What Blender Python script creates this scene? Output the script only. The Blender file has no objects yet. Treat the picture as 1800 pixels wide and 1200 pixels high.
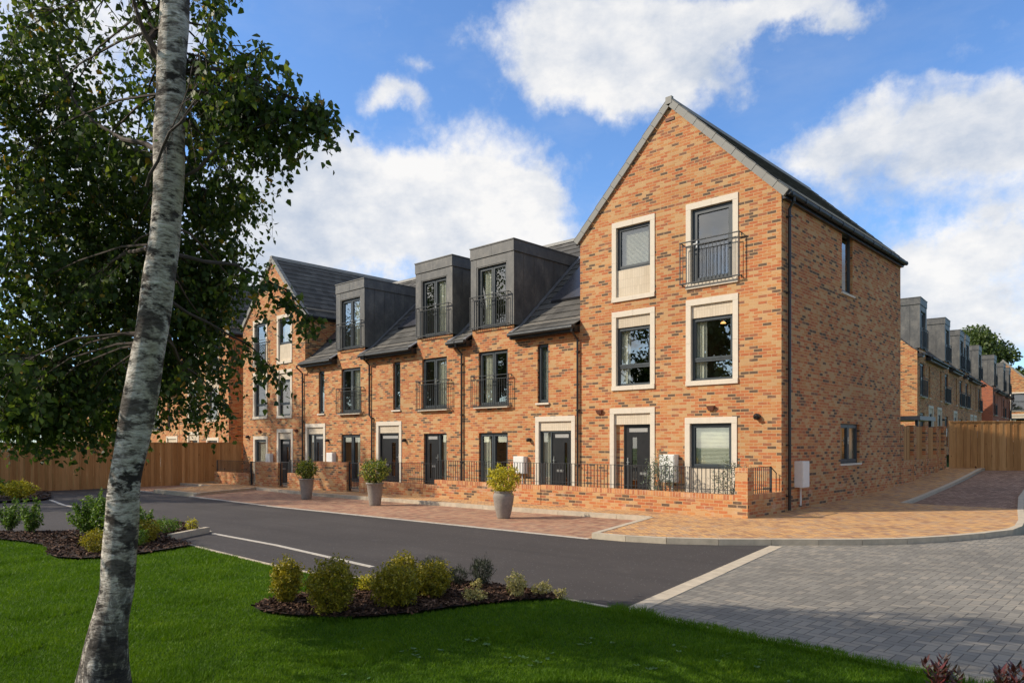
import bpy, bmesh, math, random
import numpy as np
from mathutils import Vector, Matrix
random.seed(7); rng = np.random.default_rng(7)
R = math.radians
S = bpy.context.scene
C = S.collection

# ---------------------------------------------------------------- camera
cam_d = bpy.data.cameras.new('camera'); cam = bpy.data.objects.new('camera', cam_d); C.objects.link(cam)
cam.location = (0, 0, 1.6)
cam.rotation_euler = (R(90), 0, R(43.4))
cam_d.lens = 25.5; cam_d.sensor_width = 36; cam_d.shift_y = 0.0978
cam_d.clip_end = 3000; cam_d.clip_start = 0.05
S.camera = cam
FX, FY = -0.6871, 0.7266            # view direction on the ground
RX, RY = 0.7266, 0.6871             # to the right of it

# ---------------------------------------------------------------- light
SUN_EL = 34.0
sx, sy = 0.70, 0.714                # the way the light travels over the ground
sl = bpy.data.lights.new('sun', 'SUN'); sl.energy = 4.8; sl.angle = R(0.55); sl.color = (1.0, 0.90, 0.76)
so = bpy.data.objects.new('sun', sl); C.objects.link(so)
so.rotation_euler = Vector((sx*math.cos(R(SUN_EL)), sy*math.cos(R(SUN_EL)), -math.sin(R(SUN_EL)))).to_track_quat('-Z', 'Y').to_euler()
S.view_settings.view_transform = 'Standard'; S.view_settings.look = 'None'
S.view_settings.exposure = 0.0; S.view_settings.gamma = 1.0
S.render.engine = 'CYCLES'
S.cycles.use_denoising = True
S.cycles.max_bounces = 8; S.cycles.transparent_max_bounces = 16
S.cycles.diffuse_bounces = 3; S.cycles.glossy_bounces = 3
S.cycles.sample_clamp_indirect = 4

# ---------------------------------------------------------------- node helper
class V:
    """socket with arithmetic"""
    def __init__(s, g, sock): s.g, s.k = g, sock
    def _m(s, op, *o, clamp=False):
        n = s.g.t.nodes.new('ShaderNodeMath'); n.operation = op; n.use_clamp = clamp
        for i, a in enumerate((s,)+o):
            if isinstance(a, V): s.g.t.links.new(a.k, n.inputs[i])
            else: n.inputs[i].default_value = a
        return V(s.g, n.outputs[0])
    def __add__(s, o): return s._m('ADD', o)
    def __sub__(s, o): return s._m('SUBTRACT', o)
    def __mul__(s, o): return s._m('MULTIPLY', o)
    def __truediv__(s, o): return s._m('DIVIDE', o)
    def m(s, op, *o, clamp=False): return s._m(op, *o, clamp=clamp)
    def lt(s, o): return s._m('LESS_THAN', o)
    def gt(s, o): return s._m('GREATER_THAN', o)
    def near(s, o): return s._m('COMPARE', o, 0.5)
class G:
    def __init__(s, tree): s.t = tree
    def n(s, typ, out=0, ins=None, **props):
        n = s.t.nodes.new(typ)
        for k, v in props.items(): setattr(n, k, v)
        for k, v in (ins or {}).items():
            if isinstance(v, V): s.t.links.new(v.k, n.inputs[k])
            else: n.inputs[k].default_value = v
        return V(s, n.outputs[out])
    def sep(s, v):
        n = s.t.nodes.new('ShaderNodeSeparateXYZ'); s.t.links.new(v.k, n.inputs[0])
        return [V(s, n.outputs[i]) for i in range(3)]
    def comb(s, x, y, z=0.0): return s.n('ShaderNodeCombineXYZ', ins={0: x, 1: y, 2: z})
    def noise(s, vec, scale, detail=3, rough=0.5, out='Fac', dist=0.0):
        n = s.n('ShaderNodeTexNoise', ins={'Vector': vec, 'Scale': scale, 'Detail': detail, 'Roughness': rough, 'Distortion': dist})
        return V(s, n.k.node.outputs[out])
    def scale(s, vec, x, y, z=1.0):
        return s.n('ShaderNodeVectorMath', operation='MULTIPLY', ins={0: vec, 1: (x, y, z)})
    def ramp(s, fac, stops, interp='LINEAR'):
        n = s.t.nodes.new('ShaderNodeValToRGB'); s.t.links.new(fac.k, n.inputs[0]); r = n.color_ramp; r.interpolation = interp
        while len(r.elements) > 1: r.elements.remove(r.elements[-1])
        for i, (p, c) in enumerate(stops):
            e = r.elements[0] if i == 0 else r.elements.new(p)
            e.position = p; e.color = (*c, 1) if len(c) == 3 else c
        return V(s, n.outputs[0])
    def mix(s, f, a, b, mode='MIX'):
        n = s.t.nodes.new('ShaderNodeMix'); n.data_type = 'RGBA'; n.blend_type = mode
        for i, v in ((0, f), (6, a), (7, b)):
            if isinstance(v, V): s.t.links.new(v.k, n.inputs[i])
            else: n.inputs[i].default_value = v if not isinstance(v, tuple) or len(v) == 4 else (*v, 1)
        return V(s, n.outputs[2])
    def mapr(s, v, a, b, c=0.0, d=1.0):
        return s.n('ShaderNodeMapRange', ins={0: v, 1: a, 2: b, 3: c, 4: d})
def newmat(name):
    m = bpy.data.materials.new(name); m.use_nodes = True; t = m.node_tree; t.nodes.clear(); g = G(t)
    g.out = t.nodes.new('ShaderNodeOutputMaterial'); return m, g
def finish(g, col, rough=0.8, bump=None, bstr=0.3, bdist=0.01, metal=0.0, spec=0.5):
    p = g.t.nodes.new('ShaderNodeBsdfPrincipled')
    for k, v in (('Base Color', col), ('Roughness', rough), ('Metallic', metal), ('Specular IOR Level', spec)):
        if isinstance(v, V): g.t.links.new(v.k, p.inputs[k])
        else: p.inputs[k].default_value = (*v, 1) if isinstance(v, tuple) and len(v) == 3 else v
    if bump is not None:
        b = g.n('ShaderNodeBump', ins={'Strength': bstr, 'Distance': bdist, 'Height': bump})
        g.t.links.new(b.k, p.inputs['Normal'])
    g.t.links.new(p.outputs[0], g.out.inputs[0]); return p
def UV(g): return g.n('ShaderNodeTexCoord', out='UV')
def OBJ(g): return g.n('ShaderNodeNewGeometry', out='Position')

def brick_mat(name, stops, mortar, bw=0.225, rh=0.075, mo=0.010, offset=0.5, dark=0.30, bump=0.5, rough=0.85, stain=0.12, row=0.0):
    m, g = newmat(name); uv = UV(g)
    n = g.t.nodes.new('ShaderNodeTexBrick'); g.t.links.new(uv.k, n.inputs['Vector'])
    n.offset = offset; n.squash = 1.0
    n.inputs['Color1'].default_value = (0, 0, 0, 1); n.inputs['Color2'].default_value = (1, 1, 1, 1)
    n.inputs['Mortar'].default_value = (0.5, 0.5, 0.5, 1)
    n.inputs['Scale'].default_value = 1; n.inputs['Mortar Size'].default_value = mo/2; n.inputs['Mortar Smooth'].default_value = 0.05
    n.inputs['Brick Width'].default_value = bw; n.inputs['Row Height'].default_value = rh
    tint = V(g, n.outputs['Color']); fac = V(g, n.outputs['Fac'])
    t = g.n('ShaderNodeRGBToBW', ins={0: tint})
    cl = g.noise(g.scale(uv, 1.0, 2.2), 1.1, 3, 0.6)
    t = t + (cl - 0.5)*dark
    if row:
        ux, uy, _ = g.sep(uv)
        rw = g.n('ShaderNodeTexWhiteNoise', ins={'W': (uy/rh).m('FLOOR')}, noise_dimensions='1D')
        t = t + (rw - 0.5)*row
    col = g.ramp(t, stops, 'CONSTANT')
    fine = g.noise(uv, 60, 3, 0.7)
    col = g.mix(g.mapr(fine, 0.3, 0.7), g.mix(1.0, col, (0.80, 0.80, 0.80), 'MULTIPLY'), g.mix(1.0, col, (1.15, 1.15, 1.15), 'MULTIPLY'))
    col = g.mix(fac, col, mortar)
    big = g.noise(uv, 0.35, 3, 0.6)
    k = g.mapr(big, 0.3, 0.7, 1-stain, 1+stain)
    col = g.mix(1.0, col, g.comb(k, k, k), 'MULTIPLY')
    h = (fac*-1.0) + fine*0.3 + t*0.15
    ux, uy, _ = g.sep(uv)
    ef = g.noise(g.scale(uv, 1.0, 1.6), 2.2, 5, .7)                      # lime bloom low on the walls
    col = g.mix(g.mapr(ef, .55, .70)*g.mapr(uy, .2, 1.3, .42, .0), col, (.66,.56,.44))
    dp = g.noise(g.scale(uv, .8, .25), 1.6, 4, .65)
    col = g.mix(g.mapr(dp, .52, .75, 0, .28), col, g.mix(1.0, col, (.72,.66,.60), 'MULTIPLY'))
    finish(g, col, rough, h, bump, 0.006, spec=0.25)
    return m
M = {}
M['brick'] = brick_mat('brick', [(0, (.54,.325,.150)), (.13, (.52,.220,.082)), (.30, (.54,.310,.140)), (.38, (.51,.180,.068)), (.56, (.53,.250,.094)), (.66, (.47,.148,.058)), (.80, (.37,.138,.066)), (.86, (.24,.125,.074)), (.90, (.140,.090,.058))],
                       (.54,.345,.175), mo=.013, row=.22, dark=.40)
M['brick_red'] = brick_mat('red_brick', [(0, (.42,.12,.055)), (.5, (.38,.11,.05)), (.8, (.3,.09,.05))], (.42,.26,.18))
M['coping'] = brick_mat('coping_brick', [(0, (.60,.30,.12)), (.35, (.52,.22,.09)), (.7, (.44,.16,.07))], (.58,.42,.26), bw=.075, rh=.24, offset=0)
M['cream_brick'] = brick_mat('cream_brick', [(0, (.68,.575,.43)), (.4, (.66,.555,.41)), (.8, (.63,.53,.39))], (.54,.45,.33), bw=.075, rh=.225, offset=0, bump=.3)

def simple(name, col, rough=.6, metal=0, var=.12, scale=6, spec=.5, bump=.0, col2=None):
    m, g = newmat(name); p = OBJ(g)
    n = g.noise(p, scale, 5, .6)
    k = g.mapr(n, .3, .7)
    c2 = col2 or tuple(c*(1+var) for c in col); c1 = tuple(c*(1-var) for c in col) if not col2 else col
    c = g.mix(k, c1, c2)
    finish(g, c, g.mapr(n, .3, .7, rough*.85, min(1, rough*1.1)), n if bump else None, bump, .01, metal, spec)
    return m
M['stone'] = simple('cast_stone', (.70,.61,.48), .85, var=.06, scale=9, bump=.1)
M['frame'] = simple('grey_frame', (.045,.055,.060), .42, var=.06)
M['black'] = simple('black_paint', (.016,.016,.017), .35, var=.1)
M['rail'] = simple('railing_metal', (.022,.026,.028), .55, var=.1)
M['white'] = simple('white_plastic', (.78,.76,.70), .5, var=.04)
M['curtain'] = simple('curtain_cloth', (.74,.72,.60), .9, var=.06)
M['plaster'] = simple('plaster', (.42,.36,.28), .9, var=.05)
M['lead'] = simple('lead_flashing', (.20,.20,.205), .5, var=.2, scale=5, metal=.3)
M['steel'] = simple('steel', (.6,.6,.58), .3, metal=.9)
M['verge'] = simple('verge_tile', (.25,.24,.21), .7, var=.15, scale=4)
M['terracotta'] = simple('vent_brown', (.16,.06,.035), .7)
M['yellow_lamp'] = None
M['solar'] = simple('dark_panel', (.05,.05,.058), .30, var=.08)
M['chrome_plate'] = simple('pale_decal', (.35,.34,.31), .6, var=.35, scale=60)

def zinc(name):
    m, g = newmat(name); p = OBJ(g)
    n = g.noise(g.scale(p, 1, 1, .6), 2.2, 6, .65); n2 = g.noise(p, 14, 4, .6)
    c = g.ramp(n*0.7+n2*0.3, [(.3, (.062,.062,.062)), (.5, (.118,.115,.106)), (.68, (.215,.200,.172))])
    finish(g, c, g.mapr(n2, .3, .7, .42, .65), n2, .08, .01, .15)
    return m
M['zinc'] = zinc('zinc_cladding')

def tile_mat():
    m, g = newmat('roof_tile'); uv = UV(g)
    n = g.t.nodes.new('ShaderNodeTexBrick'); g.t.links.new(uv.k, n.inputs['Vector']); n.offset = .5
    n.inputs['Color1'].default_value = (0,0,0,1); n.inputs['Color2'].default_value = (1,1,1,1); n.inputs['Scale'].default_value = 1
    n.inputs['Mortar Size'].default_value = .003; n.inputs['Brick Width'].default_value = .33; n.inputs['Row Height'].default_value = .345
    t = g.n('ShaderNodeRGBToBW', ins={0: V(g, n.outputs['Color'])})
    big = g.noise(uv, 1.2, 5, .65); f = g.noise(uv, 40, 3, .6)
    c = g.ramp(t*.35+big*.5+f*.15, [(.25, (.066,.063,.057)), (.5, (.104,.098,.087)), (.75, (.158,.147,.128))])
    c = g.mix(V(g, n.outputs['Fac']), c, (.03,.03,.028))
    finish(g, c, .85, f, .15, .006, spec=.2)
    return m
M['tile'] = tile_mat()

def glass_mat():
    m, g = newmat('window_glass')
    tr = g.n('ShaderNodeBsdfTransparent', ins={0: (.86,.89,.86,1)})
    gl = g.n('ShaderNodeBsdfGlossy', ins={'Roughness': .012, 'Color': (.95,.93,.88,1)})
    geo = g.t.nodes.new('ShaderNodeNewGeometry')
    dt = g.t.nodes.new('ShaderNodeVectorMath'); dt.operation = 'DOT_PRODUCT'
    g.t.links.new(geo.outputs['Incoming'], dt.inputs[0]); g.t.links.new(geo.outputs['Normal'], dt.inputs[1])
    co = V(g, dt.outputs['Value']).m('ABSOLUTE')
    fac = ((co*-1.0+1.0).m('POWER', 4.0)*.7+.28).m('MINIMUM', 0.9)
    mx = g.n('ShaderNodeMixShader', ins={0: fac, 1: tr, 2: gl})
    g.t.links.new(mx.k, g.out.inputs[0]); return m
M['glass'] = glass_mat()

def wood_mat():
    m, g = newmat('fence_timber'); uv = UV(g); ux, uy, uz = g.sep(uv)
    bi = (ux/.125).m('FLOOR')
    w = g.n('ShaderNodeTexWhiteNoise', ins={'W': bi}, noise_dimensions='1D')
    gr = g.noise(g.comb(ux*22, uy*1.6+w*30, 0), 1, 5, .65)
    kn = g.noise(g.comb(ux*6, uy*3+w*17, 0), 1, 2, .5)
    c = g.ramp(gr*.55+w*.35+kn*.1, [(.3, (.35,.165,.056)), (.5, (.48,.24,.086)), (.72, (.60,.325,.13))])
    c = g.mix(kn.gt(.72), c, (.13,.05,.018))
    finish(g, c, .8, gr, .3, .004, spec=.2); return m
M['wood'] = wood_mat()

def herring(name, stops, joint, rot=0.0, bw=.1, wear=.15, jw=.045, rough=.85):
    m, g = newmat(name); p = OBJ(g)
    px, py, _ = g.sep(p)
    cr, sr = math.cos(rot), math.sin(rot)
    x = (px*cr + py*sr)/bw; y = (py*cr - px*sr)/bw
    wob = g.noise(p, 9, 2, .5)
    ix = x.m('FLOOR'); iy = y.m('FLOOR'); fx = x-ix; fy = y-iy
    k = (ix-iy).m('FLOORED_MODULO', 4.0)
    k0 = k.near(0.0); k1 = k.near(1.0); k2 = k.near(2.0); k3 = k.near(3.0)
    bx = ix-k1; by = iy-k2
    h = k0+k1
    # distance to the joints (1 where no joint)
    def e(mask, d): return d + (mask*-1.0+1.0)*9.0
    d = e(h, fy).m('MINIMUM', e(h, fy*-1.0+1.0))
    d = d.m('MINIMUM', e(k0, fx)).m('MINIMUM', e(k1, fx*-1.0+1.0))
    v = k2+k3
    d = d.m('MINIMUM', e(v, fx)).m('MINIMUM', e(v, fx*-1.0+1.0)).m('MINIMUM', e(k3, fy)).m('MINIMUM', e(k2, fy*-1.0+1.0))
    w = g.n('ShaderNodeTexWhiteNoise', ins={'Vector': g.comb(bx, by, 0)}, noise_dimensions='2D')
    big = g.noise(p, .55, 4, .6); fine = g.noise(p, 70, 3, .7)
    c = g.ramp(w*.75+fine*.25+(big-.5)*.3, stops)
    kk = g.mapr(big, .3, .7, 1-wear, 1+wear); c = g.mix(1.0, c, g.comb(kk, kk, kk), 'MULTIPLY')
    jf = g.mapr(d, jw*.5, jw*1.3)
    c = g.mix(jf, joint, c)
    finish(g, c, rough, jf*.8+fine*.25+w*.25, .55, .004, spec=.3); return m
M['paver_grey'] = herring('grey_block_paving', [(.2, (.190,.174,.146)), (.45, (.218,.200,.167)), (.65, (.246,.224,.184)), (.9, (.295,.256,.20))], (.085,.075,.061))
M['paver_tan'] = herring('tan_block_paving', [(.15, (.36,.19,.105)), (.35, (.54,.29,.12)), (.6, (.64,.36,.14)), (.85, (.44,.28,.17))], (.22,.14,.07), rot=R(45), wear=.1, jw=.05)
M['paver_red'] = herring('brindle_block_paving', [(.15, (.27,.135,.085)), (.4, (.40,.205,.125)), (.6, (.46,.28,.165)), (.85, (.29,.17,.115))], (.17,.11,.07), rot=R(0))
M['paver_purple'] = herring('purple_block_paving', [(.2, (.23,.135,.085)), (.5, (.31,.18,.115)), (.8, (.37,.235,.155))], (.10,.065,.045), rot=0)

def asphalt():
    m, g = newmat('asphalt'); p = OBJ(g)
    a = g.noise(p, 120, 3, .75); v = g.n('ShaderNodeTexVoronoi', ins={'Vector': p, 'Scale': 95}); b = g.noise(p, .45, 4, .6)
    w = g.noise(g.scale(p, .25, 1.6, 1), 1.0, 3, .5)
    c = g.ramp(a*.5+b*.3+w*.2, [(.3, (.038,.033,.030)), (.5, (.060,.052,.047)), (.72, (.096,.084,.075))])
    c = g.mix(g.n('ShaderNodeTexWhiteNoise', ins={'Vector': g.n('ShaderNodeVectorMath', operation='FLOOR', ins={0: g.scale(p, 70, 70, 70)})}).gt(.992), c, (.16,.15,.14))
    tr = g.noise(g.scale(p, .12, 2.6, 1), 1.0, 2, .5); c = g.mix(g.mapr(tr, .55, .75, 0, .35), c, (.030,.027,.025))     # tyre tracks along the road
    st = g.noise(p, 1.9, 6, .7); c = g.mix(g.mapr(st, .60, .75, 0, .5), c, (.105,.094,.084))
    finish(g, c, .88, a+v*.5, .5, .006, spec=.3); return m
M['asphalt'] = asphalt()
M['kerb'] = simple('kerb_concrete', (.50,.42,.305), .85, var=.16, scale=7, bump=.15)
M['paint'] = simple('worn_white_line', (.50,.45,.37), .7, var=.18, scale=12)
M['soil'] = simple('mulch_soil', (.030,.018,.012), .95, var=.4, scale=20, bump=.6)

def ground_mat():
    m, g = newmat('lawn_ground'); p = OBJ(g)
    a = g.noise(p, 30, 4, .7); b = g.noise(p, .8, 4, .6)
    c = g.ramp(a*.5+b*.5, [(.3, (.022,.052,.004)), (.6, (.048,.10,.008)), (.8, (.080,.135,.014))])
    finish(g, c, .95, a, .6, .02, spec=.15); return m
M['lawn'] = ground_mat()

def leaf_mat(name, stops, transl=.35, rough=.5, spec=.35, bysize=None, patch=None):
    m, g = newmat(name); geo = g.n('ShaderNodeNewGeometry', out='Random Per Island')
    f = geo
    if patch: f = geo*(1-patch[0]) + g.noise(OBJ(g), patch[1], 3, .6)*patch[0]
    c = g.ramp(f, stops)
    p = g.t.nodes.new('ShaderNodeBsdfPrincipled'); g.t.links.new(c.k, p.inputs['Base Color'])
    p.inputs['Roughness'].default_value = rough; p.inputs['Specular IOR Level'].default_value = spec
    tc = g.mix(1.0, c, (1.25,1.25,.55), 'MULTIPLY')
    tl = g.n('ShaderNodeBsdfTranslucent', ins={0: tc})
    mx = g.n('ShaderNodeMixShader', ins={0: transl, 1: V(g, p.outputs[0]), 2: tl})
    g.t.links.new(mx.k, g.out.inputs[0]); return m
M['birch_leaf'] = leaf_mat('birch_leaf', [(0, (.032,.060,.014)), (.5, (.066,.110,.024)), (.82, (.120,.170,.036)), (.980, (.17,.21,.045)), (.987, (.42,.28,.03)), (1, (.36,.19,.04))], .42)
M['tree_leaf'] = leaf_mat('tree_leaf', [(0, (.035,.06,.015)), (.5, (.065,.10,.022)), (1, (.12,.16,.04))], .25)
M['grass'] = leaf_mat('grass_blade', [(.22, (.048,.112,.003)), (.5, (.088,.182,.004)), (.72, (.15,.25,.008)), (1, (.26,.33,.03))], .35, .6, .25, patch=(.62, 1.7))
M['gold_leaf'] = leaf_mat('golden_leaf', [(0, (.055,.075,.009)), (.35, (.19,.18,.016)), (.7, (.42,.34,.025)), (1, (.66,.50,.05))], .3, patch=(.4, 9))
M['pale_leaf'] = leaf_mat('pale_variegated_leaf', [(0, (.16,.17,.06)), (.4, (.40,.34,.12)), (1, (.68,.58,.26))], .3)
M['dark_leaf'] = leaf_mat('dark_needle_leaf', [(0, (.018,.024,.014)), (.6, (.04,.05,.028)), (1, (.09,.10,.06))], .15)
M['green_leaf'] = leaf_mat('fresh_green_leaf', [(0, (.05,.10,.018)), (.5, (.10,.19,.03)), (1, (.22,.32,.05))], .35)
M['weed'] = leaf_mat('weed_leaf', [(0, (.05,.12,.02)), (1, (.11,.20,.05))], .2)
M['yellow_leaf'] = leaf_mat('yellow_leaf', [(0, (.16,.17,.015)), (.45, (.45,.40,.03)), (1, (.72,.62,.06))], .35)
M['pot_leaf'] = leaf_mat('spotted_leaf', [(0, (.03,.06,.01)), (.45, (.10,.16,.025)), (.75, (.30,.33,.05)), (1, (.50,.48,.08))], .3)
M['silver_leaf'] = leaf_mat('silver_leaf', [(0, (.10,.13,.10)), (.6, (.20,.25,.20)), (1, (.34,.38,.31))], .25)
M['red_leaf'] = leaf_mat('red_tip_leaf', [(0, (.035,.022,.016)), (.5, (.10,.025,.02)), (.8, (.045,.05,.03)), (1, (.22,.03,.03))], .2, .35, .5)
M['chip'] = leaf_mat('bark_chip', [(0, (.022,.012,.008)), (.5, (.060,.030,.017)), (.85, (.12,.065,.038)), (1, (.24,.15,.10))], .0, .9, .2)
M['twig'] = simple('twig_bark', (.060,.040,.028), .85, var=.3, scale=15)
M['trunk_bark'] = simple('trunk_bark', (.10,.08,.06), .9, var=.3, scale=6, bump=.5)

def wob_(g, p): return g.noise(p, 5, 3, .6)*.5
def birch_bark():
    m, g = newmat('birch_bark'); p = OBJ(g)
    x, y, z = g.sep(p)
    wp = g.noise(p, 3.0, 3, .6, out='Color')
    pz = g.n('ShaderNodeVectorMath', operation='ADD', ins={0: p, 1: g.scale(wp, .025, .025, .07)})
    fine = g.noise(g.scale(pz, 17, 17, 75), 1.0, 5, .7)          # horizontal flecks
    mid = g.noise(g.scale(pz, 6, 6, 15), 1.0, 6, .75)
    base = g.ramp(fine*.42+mid*.58, [(.38, (.05,.038,.030)), (.44, (.22,.185,.15)), (.50, (.48,.425,.355)), (.62, (.82,.75,.65))])
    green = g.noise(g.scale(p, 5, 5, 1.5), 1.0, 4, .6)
    side = g.mapr((x+5.18-(z-2.5)*.09)*RX+(y-1.9-(z-2.5)*.09)*RY, -.02, .09)                        # bark turns darker and greener towards the right side
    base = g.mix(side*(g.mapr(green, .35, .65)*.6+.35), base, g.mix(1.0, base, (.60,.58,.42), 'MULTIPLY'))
    kn = g.noise(g.scale(pz, 3.4, 3.4, 7), 1.0, 5, .68)
    base = g.mix(g.mapr(kn, .55, .61), base, (.035,.028,.022))
    bd = g.noise(g.comb(x*3.2, y*3.2, z*5.0+wob_(g, p)), 1.0, 4, .6)
    base = g.mix(g.mapr(bd, .56, .61)*.85, base, (.05,.038,.030))
    low = g.mapr(z, -.05, 1.0, .8, 0.0)                          # dark cracked bark at the foot
    fis = g.noise(g.scale(pz, 13, 13, 6), 1.0, 6, .72, dist=1.2)
    base = g.mix(g.mapr(fis+low*.20, .54, .64)*low.m('POWER', .5), base, (.03,.025,.022))
    finish(g, base, .8, fine*.6+mid*.8+kn*-1.2, .9, .02, spec=.2); return m
M['birch'] = birch_bark()
def pot_mat():
    m, g = newmat('aged_pot'); p = OBJ(g)
    n = g.noise(p, 18, 5, .7); n2 = g.noise(p, 3, 3, .5)
    c = g.ramp(n*.6+n2*.4, [(.3, (.19,.165,.135)), (.5, (.27,.235,.195)), (.7, (.36,.31,.26))])
    finish(g, c, .7, n, .2, .01); return m
M['pot'] = pot_mat()
def lamp_mat():
    m, g = newmat('lit_lamp')
    e = g.n('ShaderNodeEmission', ins={0: (1, .50, .17, 1), 1: 2.6}); g.t.links.new(e.k, g.out.inputs[0]); return m
M['lamp'] = lamp_mat()

# ---------------------------------------------------------------- world: sky and clouds
w = bpy.data.worlds.new('World'); S.world = w; w.use_nodes = True; wt = w.node_tree; wt.nodes.clear(); g = G(wt)
wout = wt.nodes.new('ShaderNodeOutputWorld')
sky = g.n('ShaderNodeTexSky', sky_type='NISHITA', sun_disc=False, sun_elevation=R(SUN_EL), sun_rotation=math.atan2(-sx, -sy), altitude=50, air_density=1.0, dust_density=.6, ozone_density=2.2)
bg1 = g.n('ShaderNodeMix', data_type='RGBA', blend_type='MULTIPLY')
skyc = g.mix(1.0, sky, (.92, 1.20, 1.52), 'MULTIPLY')
d = g.n('ShaderNodeTexCoord', out='Generated'); dx, dy, dz = g.sep(d)
rr = dx*RX+dy*RY; ff = dx*FX+dy*FY
hz = (rr*rr+ff*ff).m('SQRT')
az = rr.m('ARCTAN2', ff); el = dz/hz.m('MAXIMUM', .02)
n1 = g.noise(d, 3.2, 8, .58, out='Color'); wx, wy, _ = g.sep(n1)
nd = g.noise(d, 9.0, 8, .62, out='Color'); vx, vy, _ = g.sep(nd)
ax = az + (wx-.5)*.30 + (vx-.5)*.10; ey = el + (wy-.5)*.24 + (vy-.5)*.09
pt = g.comb(ax, ey, 0)
blobs = [(1090,70,190,110,1.15),(960,60,95,80,.9),(1190,110,90,70,.9),(1010,140,90,55,.7),(1320,18,170,42,.8),(1400,28,110,36,.8),
         (865,320,115,90,1.2),(760,400,230,85,1.1),(590,350,150,95,1.1),(560,300,70,55,.7),(960,400,80,75,.9),(700,470,330,70,.9),(500,420,120,90,1.0),
         (1555,225,150,68,1.0),(1700,225,120,55,.85),(1770,270,110,65,.9),(1620,320,180,60,.8),(1430,255,80,45,.65),(1500,170,60,30,.5),(1710,420,120,55,.85),(1740,520,200,90,.95),(1620,560,120,60,.65),(1640,470,90,50,.5),(1700,130,70,22,.45),
         (692,158,52,30,.8),(742,105,42,24,.7),(635,168,44,26,.55),(742,190,30,34,.5),(1010,320,50,50,.5),(1500,20,60,25,.4),(1780,150,60,40,.6),
         (330,90,130,70,.9),(120,160,190,140,.9),(150,420,240,160,.9),(0,0,150,100,.5)]
dens = None
for (bx, by, brx, bry, amp) in blobs:
    u = (bx-900)/1275; a0 = math.atan(u); e0 = (776-by)/1275*math.cos(a0)
    ra = brx/1275*math.cos(a0)**2*1.25; re = bry/1275*math.cos(a0)*1.25
    q = g.n('ShaderNodeVectorMath', operation='SUBTRACT', ins={0: pt, 1: (a0, e0, 0)})
    q = g.n('ShaderNodeVectorMath', operation='MULTIPLY', ins={0: q, 1: (1/ra, 1/re, 0)})
    q = V(g, g.n('ShaderNodeVectorMath', operation='LENGTH', ins={0: q}).k.node.outputs['Value'])
    q = g.mapr(q, 0, 1.25, amp, 0)
    dens = q if dens is None else dens+q
out = g.mapr(az.m('ABSOLUTE'), .66, .85)
hi = g.mapr(el, .62, .8); out = out.m('MAXIMUM', hi)
gen = g.mapr(g.noise(g.scale(d, 1, 1, 1.6), 2.3, 8, .6), .42, .56)
ql = g.n('ShaderNodeVectorMath', operation='LENGTH', ins={0: g.comb((ax+1.75)/.60, (ey-.42)/.34, 0)})
ql = V(g, ql.k.node.outputs['Value']); gen = gen.m('MAXIMUM', g.mapr(ql, .5, 1.15, 1, 0))     # bank of cloud behind the viewer that the upper windows mirror
dens = dens*(out*-1.0+1.0) + gen*out
edge = g.noise(d, 22, 8, .65)
cov = g.n('ShaderNodeMapRange', interpolation_type='SMOOTHSTEP', ins={0: dens+(edge-.5)*1.25, 1: .06, 2: .98, 3: 0.0, 4: 1.0})
thin = g.mapr(g.noise(g.scale(d, 1, 1, 3), 5, 6, .6), .46, .78, 0, .14)
cov = cov.m('MAXIMUM', thin)
sh = g.noise(g.scale(g.n('ShaderNodeVectorMath', operation='ADD', ins={0: d, 1: (.02, .02, -.035)}), 1, 1, 1.7), 5.0, 8, .60)
sh2 = g.noise(g.scale(d, 1, 1, 1.5), 15, 7, .62)
shade = g.mapr(sh*.80+sh2*.40, .45, .69)
cl = g.mix(shade, (.56, .63, .75), (1.0, .985, .965))
bgS = g.n('ShaderNodeBackground', ins={0: skyc, 1: .15})
far = g.mapr(rr, -.25, .45, 1.0, .42); bgC = g.n('ShaderNodeBackground', ins={0: cl, 1: (far*out+(out*-1.0+1.0))*.98})
mx = g.n('ShaderNodeMixShader', ins={0: cov*.97, 1: bgS, 2: bgC})
wt.links.new(mx.k, wout.inputs[0])

# ---------------------------------------------------------------- object helpers
def tag(o, label=None, cat=None, group=None, kind=None):
    if label: o['label'] = label
    if cat: o['category'] = cat
    if group: o['group'] = group
    if kind: o['kind'] = kind
    return o
def empty(name, loc, label, cat, group=None):
    o = bpy.data.objects.new(name, None); C.objects.link(o); o.location = loc; o.empty_display_size = .3
    return tag(o, label, cat, group)

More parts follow.
